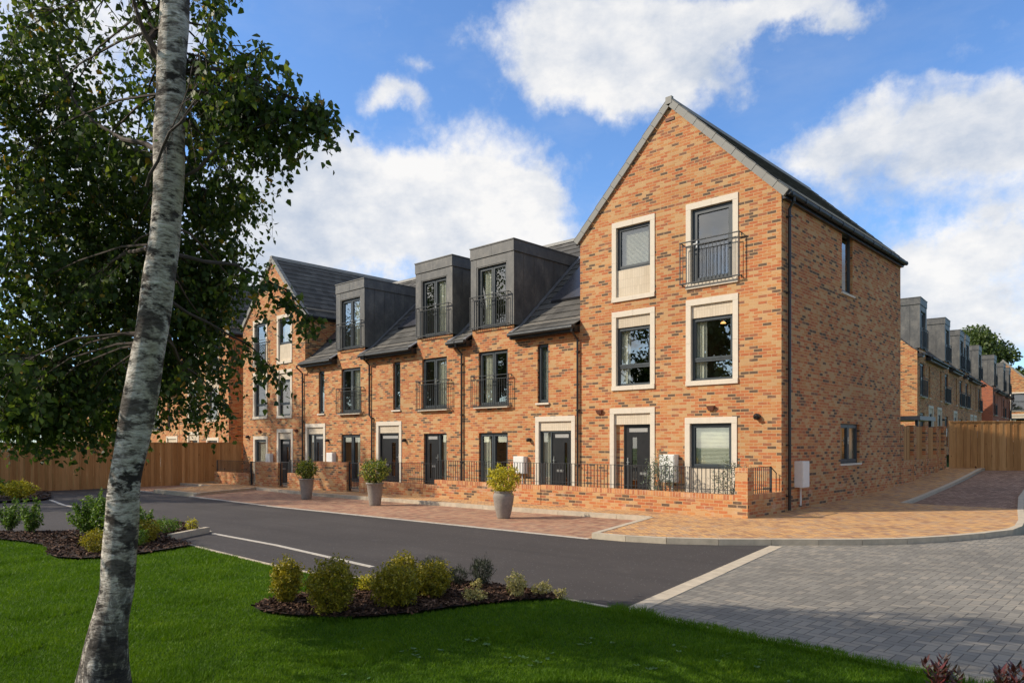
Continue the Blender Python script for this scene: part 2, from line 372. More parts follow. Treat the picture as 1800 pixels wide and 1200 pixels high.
class MB:
    """collects faces; T maps local to world"""
    def __init__(s, T=None): s.v = []; s.f = []; s.T = T or (lambda x, y, z: (x, y, z))
    def pt(s, p): s.v.append(s.T(*p)); return len(s.v)-1
    def poly(s, *ps): s.f.append([s.pt(p) for p in ps]); return s
    def box(s, x0, x1, y0, y1, z0, z1):
        i = [s.pt(p) for p in ((x0,y0,z0),(x1,y0,z0),(x1,y1,z0),(x0,y1,z0),(x0,y0,z1),(x1,y0,z1),(x1,y1,z1),(x0,y1,z1))]
        for q in ((0,3,2,1),(4,5,6,7),(0,1,5,4),(1,2,6,5),(2,3,7,6),(3,0,4,7)): s.f.append([i[k] for k in q])
        return s
    def hexa(s, bot, top):
        """bot, top: four points each"""
        i = [s.pt(p) for p in list(bot)+list(top)]
        for q in ((0,3,2,1),(4,5,6,7),(0,1,5,4),(1,2,6,5),(2,3,7,6),(3,0,4,7)): s.f.append([i[k] for k in q])
        return s
    def prism(s, poly, x0, x1):
        """poly of (y,z) extruded along x"""
        a = [s.pt((x0, y, z)) for y, z in poly]; b = [s.pt((x1, y, z)) for y, z in poly]; n = len(poly)
        s.f.append(a[::-1]); s.f.append(b)
        for k in range(n): s.f.append([a[k], a[(k+1) % n], b[(k+1) % n], b[k]])
        return s
    def tube(s, pts, r, n=8, caps=True):
        P = [Vector(p) for p in pts]; rs = r if isinstance(r, (list, tuple)) else [r]*len(P)
        rings = []; up = None
        for k, p in enumerate(P):
            t = (P[min(k+1, len(P)-1)]-P[max(k-1, 0)]).normalized()
            if up is None: up = t.orthogonal().normalized()
            a = (up - t*up.dot(t))
            a = a.normalized() if a.length > 1e-6 else t.orthogonal().normalized()
            up = a; b = t.cross(a)
            rings.append([s.pt(p + (a*math.cos(q)+b*math.sin(q))*rs[k]) for q in [2*math.pi*j/n for j in range(n)]])
        for r0, r1 in zip(rings, rings[1:]):
            for j in range(n): s.f.append([r0[j], r0[(j+1) % n], r1[(j+1) % n], r1[j]])
        if caps: s.f.append(rings[0][::-1]); s.f.append(rings[-1])
        return s
    def lathe(s, cx, cy, prof, n=28):
        rings = [[s.pt((cx+r*math.cos(2*math.pi*j/n), cy+r*math.sin(2*math.pi*j/n), z)) for j in range(n)] for r, z in prof]
        for r0, r1 in zip(rings, rings[1:]):
            for j in range(n): s.f.append([r0[j], r0[(j+1) % n], r1[(j+1) % n], r1[j]])
        return s
    def build(s, name, mat, parent=None, origin=None, smooth=False, fixn=False):
        """origin: world point the mesh is relative to (its top-level thing's base)"""
        if origin is None: origin = parent_origin(parent)
        me = bpy.data.meshes.new(name)
        o3 = Vector(origin)
        me.from_pydata([tuple(Vector(p)-o3) for p in s.v], [], s.f)
        me.materials.append(mat)
        if smooth or fixn:
            bm = bmesh.new(); bm.from_mesh(me); bmesh.ops.recalc_face_normals(bm, faces=bm.faces); bm.to_mesh(me); bm.free()
        uvl = me.uv_layers.new(name='UVMap')
        for p in me.polygons:
            n = p.normal
            if n.length < .5: continue
            if abs(n.z) > .97: t = Vector((1,0,0)); b = Vector((0,1,0))
            else:
                t = Vector((-n.y, n.x, 0)).normalized(); b = n.cross(t)
                if b.z < 0: b = -b
            for li in p.loop_indices:
                q = Vector(s.v[me.loops[li].vertex_index]) if not (smooth or fixn) else me.vertices[me.loops[li].vertex_index].co + o3
                uvl.data[li].uv = (q.dot(t), q.dot(b))
        if smooth:
            for p in me.polygons: p.use_smooth = True
        ob = bpy.data.objects.new(name, me); C.objects.link(ob)
        if parent: ob.parent = parent
        else: ob.location = origin
        return ob
def parent_origin(p):
    if p is None: return (0, 0, 0)
    while p.parent: p = p.parent
    return tuple(p.location)

def raw_mesh(name, verts, faces_flat, nper, mat, parent=None, origin=None, smooth=False):
    """fast path: numpy verts (n,3), polygons of nper verts each, in order"""
    origin = np.array(parent_origin(parent) if origin is None else origin)
    me = bpy.data.meshes.new(name); nv = len(verts); nf = len(faces_flat)//nper
    me.vertices.add(nv); me.vertices.foreach_set('co', (verts-origin).astype(np.float32).ravel())
    me.loops.add(nf*nper); me.loops.foreach_set('vertex_index', faces_flat.astype(np.int32))
    me.polygons.add(nf); me.polygons.foreach_set('loop_start', np.arange(0, nf*nper, nper, dtype=np.int32))
    me.update(calc_edges=True); me.materials.append(mat)
    if smooth: me.polygons.foreach_set('use_smooth', np.ones(nf, dtype=bool))
    ob = bpy.data.objects.new(name, me); C.objects.link(ob)
    if parent: ob.parent = parent
    else: ob.location = tuple(origin)
    return ob

def leaves(pos, size, aspect=.8, droop=.5, normal_up=.4, six=False):
    """leaf quads (base, left, tip, right) at pos (n,3)"""
    n = len(pos)
    d = rng.normal(size=(n, 3)); d[:, 2] -= droop*1.6; d /= np.linalg.norm(d, axis=1)[:, None]
    up = rng.normal(size=(n, 3)); up[:, 2] += normal_up*2
    s_ = np.cross(d, up); s_ /= np.linalg.norm(s_, axis=1)[:, None]+1e-9
    nn = np.cross(s_, d)
    L = (size*(.7+.6*rng.random(n)))[:, None]
    wv = L*aspect/2
    base = pos; tip = pos+d*L
    if six:
        l1 = pos+d*L*.24+s_*wv*.95+nn*L*.07; l2 = pos+d*L*.60+s_*wv*.62+nn*L*.05; r1 = pos+d*L*.24-s_*wv*.95+nn*L*.07; r2 = pos+d*L*.60-s_*wv*.62+nn*L*.05
        return np.stack([base, l1, l2, tip, r2, r1], 1).reshape(-1, 3), np.arange(n*6)
    l = pos+d*L*.38+s_*wv+nn*L*.10; r = pos+d*L*.38-s_*wv+nn*L*.10
    v = np.stack([base, l, tip, r], 1).reshape(-1, 3)
    return v, np.arange(n*4)

def zg(x, y):
    z = -.05+.0095*min(0, x+7.08)
    if y > 16.66: z += .0027*(min(y, 32.0)-16.66)**2
    return z

def sheet(name, poly, dz, mat, step=(4, 2), label=None):
    bm = bmesh.new(); bm.faces.new([bm.verts.new((x, y, 0)) for x, y in poly])
    xs = [p[0] for p in poly]; ys = [p[1] for p in poly]
    cuts = [((x, 0, 0), (1, 0, 0)) for x in ([-7.08] if min(xs) < -7.08 < max(xs) else [])]
    y = 16.66
    while y < min(32, max(ys)):
        if y > min(ys): cuts.append(((0, y, 0), (0, 1, 0)))
        y += 1.3
    if max(ys) > 32: cuts.append(((0, 32, 0), (0, 1, 0)))
    for co, no in cuts:
        bmesh.ops.bisect_plane(bm, geom=bm.verts[:]+bm.edges[:]+bm.faces[:], plane_co=co, plane_no=no)
    bmesh.ops.triangulate(bm, faces=bm.faces)
    for v in bm.verts: v.co.z = zg(v.co.x, v.co.y)+dz
    for f in bm.faces:
        f.normal_update()
        if f.normal.z < 0: f.normal_flip()
    me = bpy.data.meshes.new(name); bm.to_mesh(me); bm.free(); me.materials.append(mat)
    o = bpy.data.objects.new(name, me); C.objects.link(o); o['kind'] = 'structure'
    return o
def resample(pts, step):
    out = []
    for a, b in zip(pts, pts[1:]):
        a = Vector(a); b = Vector(b); n = max(1, round((b-a).length/step))
        out += [tuple(a.lerp(b, k/n)) for k in range(n)]
    return out+[tuple(pts[-1])]
def strip(name, pts, off, width, z0, z1, mat, seg=.915, gap=.008):
    """kerb or line: blocks laid along pts, set off to the left by off"""
    mb = MB(); P = [Vector(p) for p in resample(pts, seg)]
    nr = []
    for k in range(len(P)):
        t = (P[min(k+1, len(P)-1)]-P[max(k-1, 0)]).normalized(); nr.append(Vector((-t.y, t.x)))
    for k in range(len(P)-1):
        a, b = P[k], P[k+1]; t = (b-a).normalized()*gap/2
        q = [a+nr[k]*off+t, b+nr[k+1]*off-t, b+nr[k+1]*(off+width)-t, a+nr[k]*(off+width)+t]
        j = random.uniform(-.0015, .0015)
        mb.hexa([(p.x, p.y, zg(p.x, p.y)+z0) for p in q], [(p.x, p.y, zg(p.x, p.y)+z1+j) for p in q])
    o = mb.build(name, mat, fixn=True); o['kind'] = 'structure'; return o

# ================================================================ ground
RD = -.10
gs = 400
sheet('ground', [(-gs,-gs), (gs,-gs), (gs,gs), (-gs,gs)], -.30, M['lawn'])
lawn_edge = [(-1.2,6.02),(-2.07,6.12),(-2.7,6.14),(-3.54,6.17),(-4.24,6.22),(-5.16,6.20),(-5.7,6.17),(-6.47,6.02),(-7.3,5.60),(-8.0,5.28),(-8.6,5.18),(-9.32,5.16),(-12.01,5.26),(-13.61,5.36)]
road = [(-4.2,6.1),(-5.12,11.85),(-5.3,12.3),(-8.4,12.3),(-8.4,10.56),(-19.5,10.52),(-36,10.9),(-36,-20),(-17,-20),(-17,3.2),(-13.6,5.0),(-12.01,4.9),(-9.3,4.8),(-8.0,4.9),(-6.4,5.7),(-5.2,5.8)]
sheet('asphalt_road', road, RD, M['asphalt'])
grey = [(-4.2,5.8),(-5.12,11.95),(-5.3,12.5),(-3.5,14.6),(-2.0,17),(-2.6,36),(14,36),(14,5.0),(-1,5.6)]
sheet('grey_paved_road', grey, RD+.004, M['paver_grey'])
kc = [(-8.0,10.56),(-7.3,10.62),(-6.62,10.85),(-5.9,11.33),(-5.24,11.92),(-4.65,12.45),(-4.12,12.97),(-3.6,13.62),(-3.17,14.45),(-2.8,15.4),(-2.52,16.35),(-2.5,17.2),(-2.62,18.4),(-2.95,20.5),(-3.44,23.9),(-3.7,27),(-3.95,34)]
bay = [(-8.86,13.80),(-8.0,10.5),(-19.5,10.47),(-26.0,10.9),(-27.7,14.2),(-22.1,13.7)]
sheet('brindle_parking_bay', bay, RD+.004, M['paver_red'])
bay2 = [(-31.2,13.9),(-29.6,10.9),(-36,11.3),(-36,13.8)]
sheet('far_parking_bay', bay2, RD+.004, M['paver_red'])
lane = [(-5.57,20.9),(-5.75,25),(-5.95,34.5),(-3.0,36),(-3.85,30),(-3.6,25),(-3.08,21.0),(-4.3,20.9)]
sheet('purple_parking_bay', lane, RD+.10-.085, M['paver_purple'])
tan = [(-8.86,13.80)] + [(-8.0,10.56)]+[(x-.02,y+.06) for x,y in kc[1:12]]+[(-2.68,18.4),(-3.05,20.9),(-5.57,20.9),(-5.75,25),(-5.95,34.5),(-7.3,34.5),(-7.3,18),(-45,18),(-45,13.8),(-31.1,13.8),(-29.6,11.0),(-25.9,11.1),(-27.6,14.15),(-22.1,13.65)]
sheet('tan_pavement', tan, -.004, M['paver_tan'])
K = M['kerb']
strip('kerb', kc, 0, .125, -.25, .004, K)
strip('kerb', [(-5.57,20.9),(-5.75,25),(-5.95,33)], 0, .125, -.25, .004, K)
strip('kerb', [(-8.02,10.6),(-8.86,13.80)], -.125, .125, -.25, .004, K)
strip('kerb', [(-8.86,13.80),(-13.1,13.62),(-17.5,13.68),(-22.1,13.66),(-27.6,14.15)], -.125, .125, -.25, .006, K)
strip('kerb', [(-27.6,14.15),(-25.9,11.05)], -.125, .125, -.25, .004, K)
strip('kerb', [(-25.9,11.05),(-29.6,10.95)], -.125, .125, -.25, .004, K)
strip('kerb', [(-29.6,10.95),(-31.1,13.8),(-36,13.8)], -.125, .125, -.25, .004, K)
strip('pale_edging', [(-8.0,10.50),(-12.6,10.50),(-19.5,10.47),(-26.0,10.85)], -.05, .10, RD-.05, RD+.009, M['paint'], gap=.004)
strip('pale_edging', [(-29.6,10.9),(-36,11.2)], -.05, .10, RD-.05, RD+.009, M['paint'], gap=.004)
strip('pale_edging', [(-4.22,6.1),(-5.12,11.85)], -.10, .20, RD-.05, RD+.010, K, seg=.6)
strip('lawn_edging', lawn_edge[::-1], -.05, .05, RD-.1, RD+.034, K)
strip('bay_line', [(-14.2,6.33),(-11.65,6.29),(-8.45,6.03)], 0, .085, RD, RD+.006, M['paint'], seg=3, gap=0)
strip('bay_line', [(-27.9,6.97),(-25,6.6),(-20.0,6.46)], 0, .10, RD, RD+.006, M['paint'], seg=3, gap=0)
lawn = lawn_edge + [(-14.6,3.9),(-16.8,3.1),(-17.2,-9),(9,-9),(9,5.2)]
sheet('lawn', lawn, RD+.022, M['lawn'])
# raised kerb round the end of the long bed
strip('bed_kerb', [(-13.75,5.36),(-14.42,6.36)], -.06, .10, -.25, .015, K, seg=.6)
strip('bed_kerb', [(-14.42,6.40),(-16.4,6.72),(-18.0,6.05)], -.06, .08, -.25, RD+.02, K)

def in_poly(px, py, poly):
    inside = np.zeros(len(px), bool); n = len(poly)
    for i in range(n):
        x0, y0 = poly[i]; x1, y1 = poly[(i+1) % n]
        c = ((y0 > py) != (y1 > py)) & (px < (x1-x0)*(py-y0)/(y1-y0+1e-12)+x0)
        inside ^= c
    return inside
def zgv(x, y):
    z = -.05+.0095*np.minimum(0, x+7.08)
    return np.where(y > 16.66, z+.0027*(np.minimum(y, 32)-16.66)**2, z)

bed1 = [(-7.15,3.55),(-6.6,3.60),(-6.04,3.92),(-5.77,4.32),(-5.62,4.81),(-5.50,5.28),(-5.30,5.75),(-4.95,6.18),(-5.92,6.16),(-6.55,5.98),(-6.95,5.4),(-7.2,4.8),(-7.3,4.1)]
bed2 = [(-17.2,2.9),(-16.2,3.12),(-15.2,3.40),(-14.4,3.50),(-13.7,3.42),(-13.1,3.25),(-12.55,3.24),(-12.15,3.42),(-11.95,3.75),(-11.98,4.2),(-12.12,4.7),(-12.4,5.25),(-13.7,5.3),(-14.4,6.3),(-16.4,6.6),(-17.9,5.95),(-17.2,5.3),(-16.2,4.6),(-16.6,3.95),(-17.4,3.35)]
bed3 = [(-27.9,7.0),(-27.2,6.2),(-28.5,3.0),(-33.9,0),(-33.9,8.4),(-30,7.6)]
def bed(name, poly, h):
    bm = bmesh.new(); f = bm.faces.new([bm.verts.new((x, y, 0)) for x, y in poly])
    r = bmesh.ops.inset_region(bm, faces=[f], thickness=.12, use_even_offset=True)
    inner = set(v for v in f.verts)
    for v in bm.verts: v.co.z = zg(v.co.x, v.co.y)+RD+(h if v in inner else .0)
    bmesh.ops.triangulate(bm, faces=bm.faces)
    me = bpy.data.meshes.new(name); bm.to_mesh(me); bm.free(); me.materials.append(M['soil'])
    o = bpy.data.objects.new(name, me); C.objects.link(o); o['kind'] = 'structure'
    return o
def chaikin(P, n=2):
    for _ in range(n):
        Q = []
        for i in range(len(P)):
            a, b = P[i], P[(i+1) % len(P)]
            Q += [(a[0]*.75+b[0]*.25, a[1]*.75+b[1]*.25), (a[0]*.25+b[0]*.75, a[1]*.25+b[1]*.75)]
        P = Q
    return P
def chips(poly, n, h, size, label):
    xs = [p[0] for p in poly]; ys = [p[1] for p in poly]
    x = rng.uniform(min(xs), max(xs), n); y = rng.uniform(min(ys), max(ys), n); k = in_poly(x, y, poly); x, y = x[k], y[k]
    pos = np.stack([x, y, zgv(x, y)+RD+h+rng.uniform(-.01, .018, len(x))], 1)
    d = rng.normal(size=(len(x), 3)); d[:, 2] *= .35; d /= np.linalg.norm(d, axis=1)[:, None]
    up = rng.normal(size=(len(x), 3))*.5; up[:, 2] += 1; s_ = np.cross(d, up); s_ /= np.linalg.norm(s_, axis=1)[:, None]
    L = size*(.4+1.0*rng.random(len(x)))[:, None]; W = L*.32
    v = np.stack([pos-d*L/2-s_*W/2, pos+d*L/2-s_*W/2*.7, pos+d*L/2+s_*W/2*.6, pos-d*L/2+s_*W/2], 1).reshape(-1, 3)
    o = raw_mesh('bark_mulch', v, np.arange(len(v)), 4, M['chip'], origin=(poly[0][0], poly[0][1], 0))
    tag(o, label, 'mulch', kind='stuff')
bed1, bed3 = chaikin(bed1), chaikin(bed3)
bed('planting_bed', bed1, .06); bed('planting_bed', bed2, .07); bed('planting_bed', bed3, .07)
chips(bed1, 16000, .065, .055, 'dark bark chips round the shrubs of the small bed in the lawn')
chips(bed2, 16000, .075, .07, 'dark bark chips of the long bed at the left edge of the lawn')
chips(bed3, 4000, .075, .09, 'dark bark chips of the bed before the left timber fence')

def grass():
    n = 1150000
    # denser close to the camera
    Zc = 3.4+ (18-3.4)*rng.random(n)**1.9; u = rng.uniform(-.78, .74, n)
    x = Zc*(FX+RX*u); y = Zc*(FY+RY*u)
    edge = [(px_, py_-(.03 if px_ > -5.3 else .075)) for px_, py_ in lawn_edge]+lawn[len(lawn_edge):]
    jx = (.035*np.sin(x*7.3)+.03*np.sin(x*17.1+1)+.02*np.sin(x*41))*np.where(x > -5.3, 1, .25); over = np.where(x > -4.4, .05, .0)
    k = in_poly(x, y-jx*.8-over, edge) & ~in_poly(x, y, bed1) & ~in_poly(x, y, bed2); x, y, Z = x[k], y[k], Zc[k]
    n = len(x); z = zgv(x, y)+RD+.018
    h = (.012+.016*rng.random(n)+.0012*Z)*(1+.7*(np.sin(x*3.1+1.3*y)*np.sin(y*2.7-x) > .55)+.9*((y > 5.95) & (x > -4.4))); wd = .0010+.0007*rng.random(n)+.00045*Z
    a = rng.uniform(0, 2*math.pi, n); lean = rng.normal(0, .5, (n, 2))*h[:, None]
    b0 = np.stack([x-np.cos(a)*wd, y-np.sin(a)*wd, z], 1); b1 = np.stack([x+np.cos(a)*wd, y+np.sin(a)*wd, z], 1)
    tp = np.stack([x+lean[:, 0], y+lean[:, 1], z+h], 1)
    v = np.stack([b0, b1, tp], 1).reshape(-1, 3)
    o = raw_mesh('grass', v, np.arange(len(v)), 3, M['grass'], origin=(-5, 3, 0))
    tag(o, 'short bright green lawn grass round the birch trunk', 'grass', kind='stuff')
grass()

def weeds():
    v = []; spots = [(rng.uniform(-5.2, -1.6), rng.uniform(2.6, 5.4)) for _ in range(16)]
    for (x, y) in spots:
        for _ in range(rng.integers(3, 9)):
            cx, cy = x+rng.normal()*.10, y+rng.normal()*.10; z = zg(cx, cy)+RD+.035
            for j in range(7):
                a = rng.uniform(0, 6.28); L = rng.uniform(.018, .038); w_ = L*.33; d_ = np.array([math.cos(a), math.sin(a), .35]); s_ = np.array([-math.sin(a), math.cos(a), 0]); p_ = np.array([cx, cy, z])
                v += [p_, p_+d_*L*.6+s_*w_, p_+d_*L, p_+d_*L*.6-s_*w_]
    o = raw_mesh('weeds', np.array(v), np.arange(len(v)), 4, M['weed'], origin=(-3.5, 4, 0)); tag(o, 'small pale clover-like weeds scattered in the lawn', 'weeds', kind='stuff')
weeds()

# ================================================================ buildings
def frame_T(x0, y0, z0, ang=0.0, mirror=False):
    """local: lx along the facade, ly into the house, lz up. ang turns lx from world +x"""
    ca, sa = math.cos(ang), math.sin(ang); m = -1 if mirror else 1
    def T(lx, ly, lz):
        ax, ay = m*lx, ly
        return (x0+ax*ca-ay*sa, y0+ax*sa+ay*ca, z0+lz)
    return T

def clip_poly(poly, a, b, c):
    """keep a*x+b*z <= c"""
    out = []
    for i in range(len(poly)):
        p, q = poly[i], poly[(i+1) % len(poly)]
        dp = a*p[0]+b*p[1]-c; dq = a*q[0]+b*q[1]-c
        if dp <= 1e-9: out.append(p)
        if (dp < -1e-9 and dq > 1e-9) or (dp > 1e-9 and dq < -1e-9):
            t = dp/(dp-dq); out.append((p[0]+(q[0]-p[0])*t, p[1]+(q[1]-p[1])*t))
    return out
def wall_face(mb, a0, a1, z0, z1, holes, clips=(), reveal=.10, put=lambda a, d, z: (a, d, z)):
    A = sorted(set([a0, a1]+[h[0] for h in holes]+[h[1] for h in holes])); Z = sorted(set([z0, z1]+[h[2] for h in holes]+[h[3] for h in holes]))
    A = [a for a in A if a0 <= a <= a1]; Z = [z for z in Z if z0 <= z <= z1]
    for i in range(len(A)-1):
        for j in range(len(Z)-1):
            cx, cz = (A[i]+A[i+1])/2, (Z[j]+Z[j+1])/2
            if any(h[0] < cx < h[1] and h[2] < cz < h[3] for h in holes): continue
            p = [(A[i], Z[j]), (A[i+1], Z[j]), (A[i+1], Z[j+1]), (A[i], Z[j+1])]
            for c in clips: p = clip_poly(p, *c) if len(p) > 2 else p
            if len(p) > 2: mb.poly(*[put(a, 0, z) for a, z in p])
    for (x0, x1, y0, y1) in holes:
        r = reveal
        mb.poly(put(x0,0,y0), put(x0,r,y0), put(x0,r,y1), put(x0,0,y1)); mb.poly(put(x1,0,y0), put(x1,0,y1), put(x1,r,y1), put(x1,r,y0))
        mb.poly(put(x0,0,y1), put(x0,r,y1), put(x1,r,y1), put(x1,0,y1)); mb.poly(put(x0,0,y0), put(x1,0,y0), put(x1,r,y0), put(x0,r,y0))

def fr_box(mb, x0, x1, z0, z1, t, d0, d1, sides='lrtb'):
    if 'b' in sides: mb.box(x0, x1, d0, d1, z0, z0+t)
    if 't' in sides: mb.box(x0, x1, d0, d1, z1-t, z1)
    zb = z0+(t if 'b' in sides else 0); zt = z1-(t if 't' in sides else 0)
    if 'l' in sides: mb.box(x0, x0+t, d0, d1, zb, zt)
    if 'r' in sides: mb.box(x1-t, x1, d0, d1, zb, zt)

def curtain_mesh(mb, x0, x1, z0, z1, d):
    n = max(6, int((x1-x0)/.03)); pts = [(x0+(x1-x0)*k/n, d+.022*math.sin(k*1.9)+.01*math.sin(k*.7)) for k in range(n+1)]
    for (a, da), (b, db) in zip(pts, pts[1:]): mb.poly((a, da, z0), (b, db, z0), (b, db, z1), (a, da, z1))

def window(T, root, x0, x1, z0, z1, kind='plain', depth=.075, curtain=None, name='window'):
    """kind: plain, transom, double, door, narrow, patio"""
    f = MB(T); fo = .055
    fr_box(f, x0, x1, z0, z1, fo, depth, depth+.07)
    panes = []
    def sash(a, b, c, e, t=.05):
        fr_box(f, a, b, c, e, t, depth-.012, depth+.05)
        fr_box(f, a+t, b-t, c+t, e-t, .014, depth+.005, depth+.045)
        panes.append((a+t+.012, b-t-.012, c+t+.012, e-t-.012))
    X0, X1, Z0, Z1 = x0+fo-.012, x1-fo+.012, z0+fo-.012, z1-fo+.012
    if kind == 'double' or kind == 'patio':
        mid = (x0+x1)/2 if kind == 'double' else x0+(x1-x0)*.47
        f.box(mid-.02, mid+.02, depth-.004, depth+.055, z0+fo+.002, z1-fo-.002)
        sash(X0, mid-.012, Z0, Z1, .062); sash(mid+.012, X1, Z0, Z1, .062)
    elif kind == 'transom':
        zt = z0+(z1-z0)*.315
        f.box(x0+fo-.002, x1-fo+.002, depth-.004, depth+.06, zt-.03, zt+.03)
        sash(X0, X1, zt+.025, Z1, .045)
        panes.append((x0+fo, x1-fo, z0+fo, zt-.03))
    elif kind == 'narrow': sash(X0, X1, Z0, Z1, .045)
    elif kind == 'door': sash(X0, X1, Z0, Z1, .10)
    else: sash(X0, X1, Z0, Z1, .055)
    wf = f.build(name, M['frame'], root, fixn=True)
    p = MB(T)
    for a, b, c, e in panes: p.poly((a, depth+.028, c), (b, depth+.028, c), (b, depth+.028, e), (a, depth+.028, e))
    p.build('pane', M['glass'], wf)
    if kind in ('double', 'door'):
        h = MB(T); hx = (x0+x1)/2-.05 if kind == 'double' else x0+.12; hz = z0+(z1-z0)*.48
        h.box(hx, hx+.035, depth-.035, depth-.013, hz, hz+.20); h.box(hx-.08, hx+.03, depth-.055, depth-.038, hz+.10, hz+.125)
        h.build('handle', M['steel'], wf, fixn=True)
    if kind == 'transom':
        h = MB(T); h.box((x0+x1)/2-.012, (x0+x1)/2+.012, depth+.06, depth+.08, z0+(z1-z0)*.315, z0+(z1-z0)*.315+.13); h.build('handle', M['steel'], wf)
    if curtain:
        c = MB(T); dd = depth+.10
        if curtain == 'blind':
            z = z0+.03
            while z < z1-.03:
                c.poly((x0+.04, dd, z), (x1-.04, dd, z), (x1-.04, dd+.022, z+.024), (x0+.04, dd+.022, z+.024)); z += .034
            c.build('blind', M['curtain'], wf)
        else:
            w_ = x1-x0
            if 'l' in curtain: curtain_mesh(c, x0, x0+w_*.30, z0, z1, dd)
            if 'm' in curtain: curtain_mesh(c, x0+w_*.12, x0+w_*.46, z0, z1, dd)
            if 'r' in curtain: curtain_mesh(c, x1-w_*.30, x1, z0, z1, dd)
            if 'f' in curtain: curtain_mesh(c, x0, x1, z0, z1, dd)
            c.build('curtain', M['curtain'], wf)
    return wf

def surround(T, root, x0, x1, z0, z1, t=.14, tt=.155, sill=.12, bottom=True, panel=None, name='stone_surround'):
    """stone frame round an opening; panel=(z0,z1) is cream brick set back inside it"""
    s = MB(T); d0, d1 = -.022, .10; g_ = .004
    zb = z0+(sill if bottom else 0)
    if bottom: s.box(x0-.0, (x0+x1)/2-g_/2, d0-.02, d1, z0, z0+sill); s.box((x0+x1)/2+g_/2, x1, d0-.02, d1, z0, z0+sill)
    s.box(x0, (x0+x1)/2-g_/2, d0, d1, z1-tt, z1); s.box((x0+x1)/2+g_/2, x1, d0, d1, z1-tt, z1)
    mz = (zb+z1-tt)/2
    for a, b in ((x0, x0+t), (x1-t, x1)):
        s.box(a, b, d0, d1, zb+g_, mz-g_/2); s.box(a, b, d0, d1, mz+g_/2, z1-tt-g_)
    o = s.build(name, M['stone'], root, fixn=True)
    if panel:
        p = MB(T); p.box(x0+t, x1-t, .035, .095, panel[0], panel[1]); p.build('cream_brick_panel', M['cream_brick'], o, fixn=True)
    return o

def juliet(T, root, x0, x1, z0, z1, out=.17, bars=.105):
    r = MB(T); d = -out
    r.box(x0, x1, d-.02, d+.02, z1-.022, z1); r.box(x0, x1, d-.015, d+.015, z0, z0+.03); r.box(x0+.1, x1-.1, d-.01, d+.01, z1-.135, z1-.115)
    for x in (x0+.006, x1-.026):
        r.box(x, x+.02, d+.02, .0, z1-.022, z1-.004); r.box(x, x+.02, d+.015, .0, z0+.004, z0+.024); r.box(x, x+.02, d-.010, d+.010, z0+.03, z1-.022)
        r.box(x, x+.02, -.012, -.002, z1-.08, z1+.0); r.box(x, x+.02, -.012, -.002, z0-.03, z0+.05)
    n = round((x1-x0-.2)/bars)
    for k in range(n+1):
        x = x0+.1+(x1-x0-.2)*k/n; r.box(x-.006, x+.006, d-.006, d+.006, z0+.03, z1-.135)
    return r.build('juliet_railing', M['rail'], root, fixn=True)

def front_door(T, root, x0, x1, z0, z1, hinge='l', sidelight=None, d=.075):
    """black front door; sidelight 'l'/'r' takes part of the opening"""
    f = MB(T); fr_box(f, x0, x1, z0, z1, .05, d-.01, d+.06, 'lrt')
    a, b = x0+.05, x1-.05
    sl = None
    if sidelight == 'l': f.box(a+.36, a+.41, d-.01, d+.06, z0, z1-.05); sl = (a, a+.36); a += .41
    if sidelight == 'r': f.box(b-.41, b-.36, d-.01, d+.06, z0, z1-.05); sl = (b-.36, b); b -= .41
    dr = f.build('front_door', M['frame'] if sidelight else M['black'], root, fixn=True)
    l = MB(T); w_ = b-a
    gx0, gx1 = (a+w_*.24, a+w_*.44)
    if sidelight: gx0, gx1 = a+w_*.62, a+w_*.76
    zt = z1-.05
    # leaf with a tall slot of glass
    for p, q, r_, s_ in ((a+.004, gx0, z0+.02, zt-.004), (gx1, b-.004, z0+.02, zt-.004), (gx0, gx1, z0+.02, z0+.32), (gx0, gx1, zt-.3, zt-.004)):
        l.box(p, q, d+.01, d+.05, r_, s_)
    l.build('door_leaf', M['black'], dr, fixn=True)
    gl = MB(T); gl.poly((gx0, d+.03, z0+.32), (gx1, d+.03, z0+.32), (gx1, d+.03, zt-.3), (gx0, d+.03, zt-.3))
    if sl: gl.poly((sl[0], d+.03, z0+.1), (sl[1], d+.03, z0+.1), (sl[1], d+.03, zt), (sl[0], d+.03, zt))
    gl.build('pane', M['glass'], dr)
    if sl:
        c = MB(T); curtain_mesh(c, sl[0], sl[1], z0+.1, zt, d+.12); c.build('curtain', M['curtain'], dr)
    h = MB(T); hx = a+.06 if hinge == 'l' else b-.10
    h.box(hx, hx+.03, d-.012, d+.008, z0+.92, z0+1.16); h.box(hx-.005, hx+.09, d-.05, d-.035, z0+1.03, z0+1.045); h.box(hx+.008, hx+.022, d-.03, d-.012, z0+1.03, z0+1.05)
    h.build('handle', M['steel'], dr, fixn=True)
    m_ = MB(T); mx_ = (gx1+b)/2 if not sidelight else a+w_*.40
    m_.box(mx_-.13, mx_+.13, d-.002, d+.009, z0+.70, z0+.77); m_.build('letter_plate', M['steel'], dr, fixn=True)
    n_ = MB(T); n_.box(a+.12, b-.12, d+.002, d+.009, zt-.155, zt-.05); n_.build('name_strip', M['chrome_plate'], dr, fixn=True)
    return dr

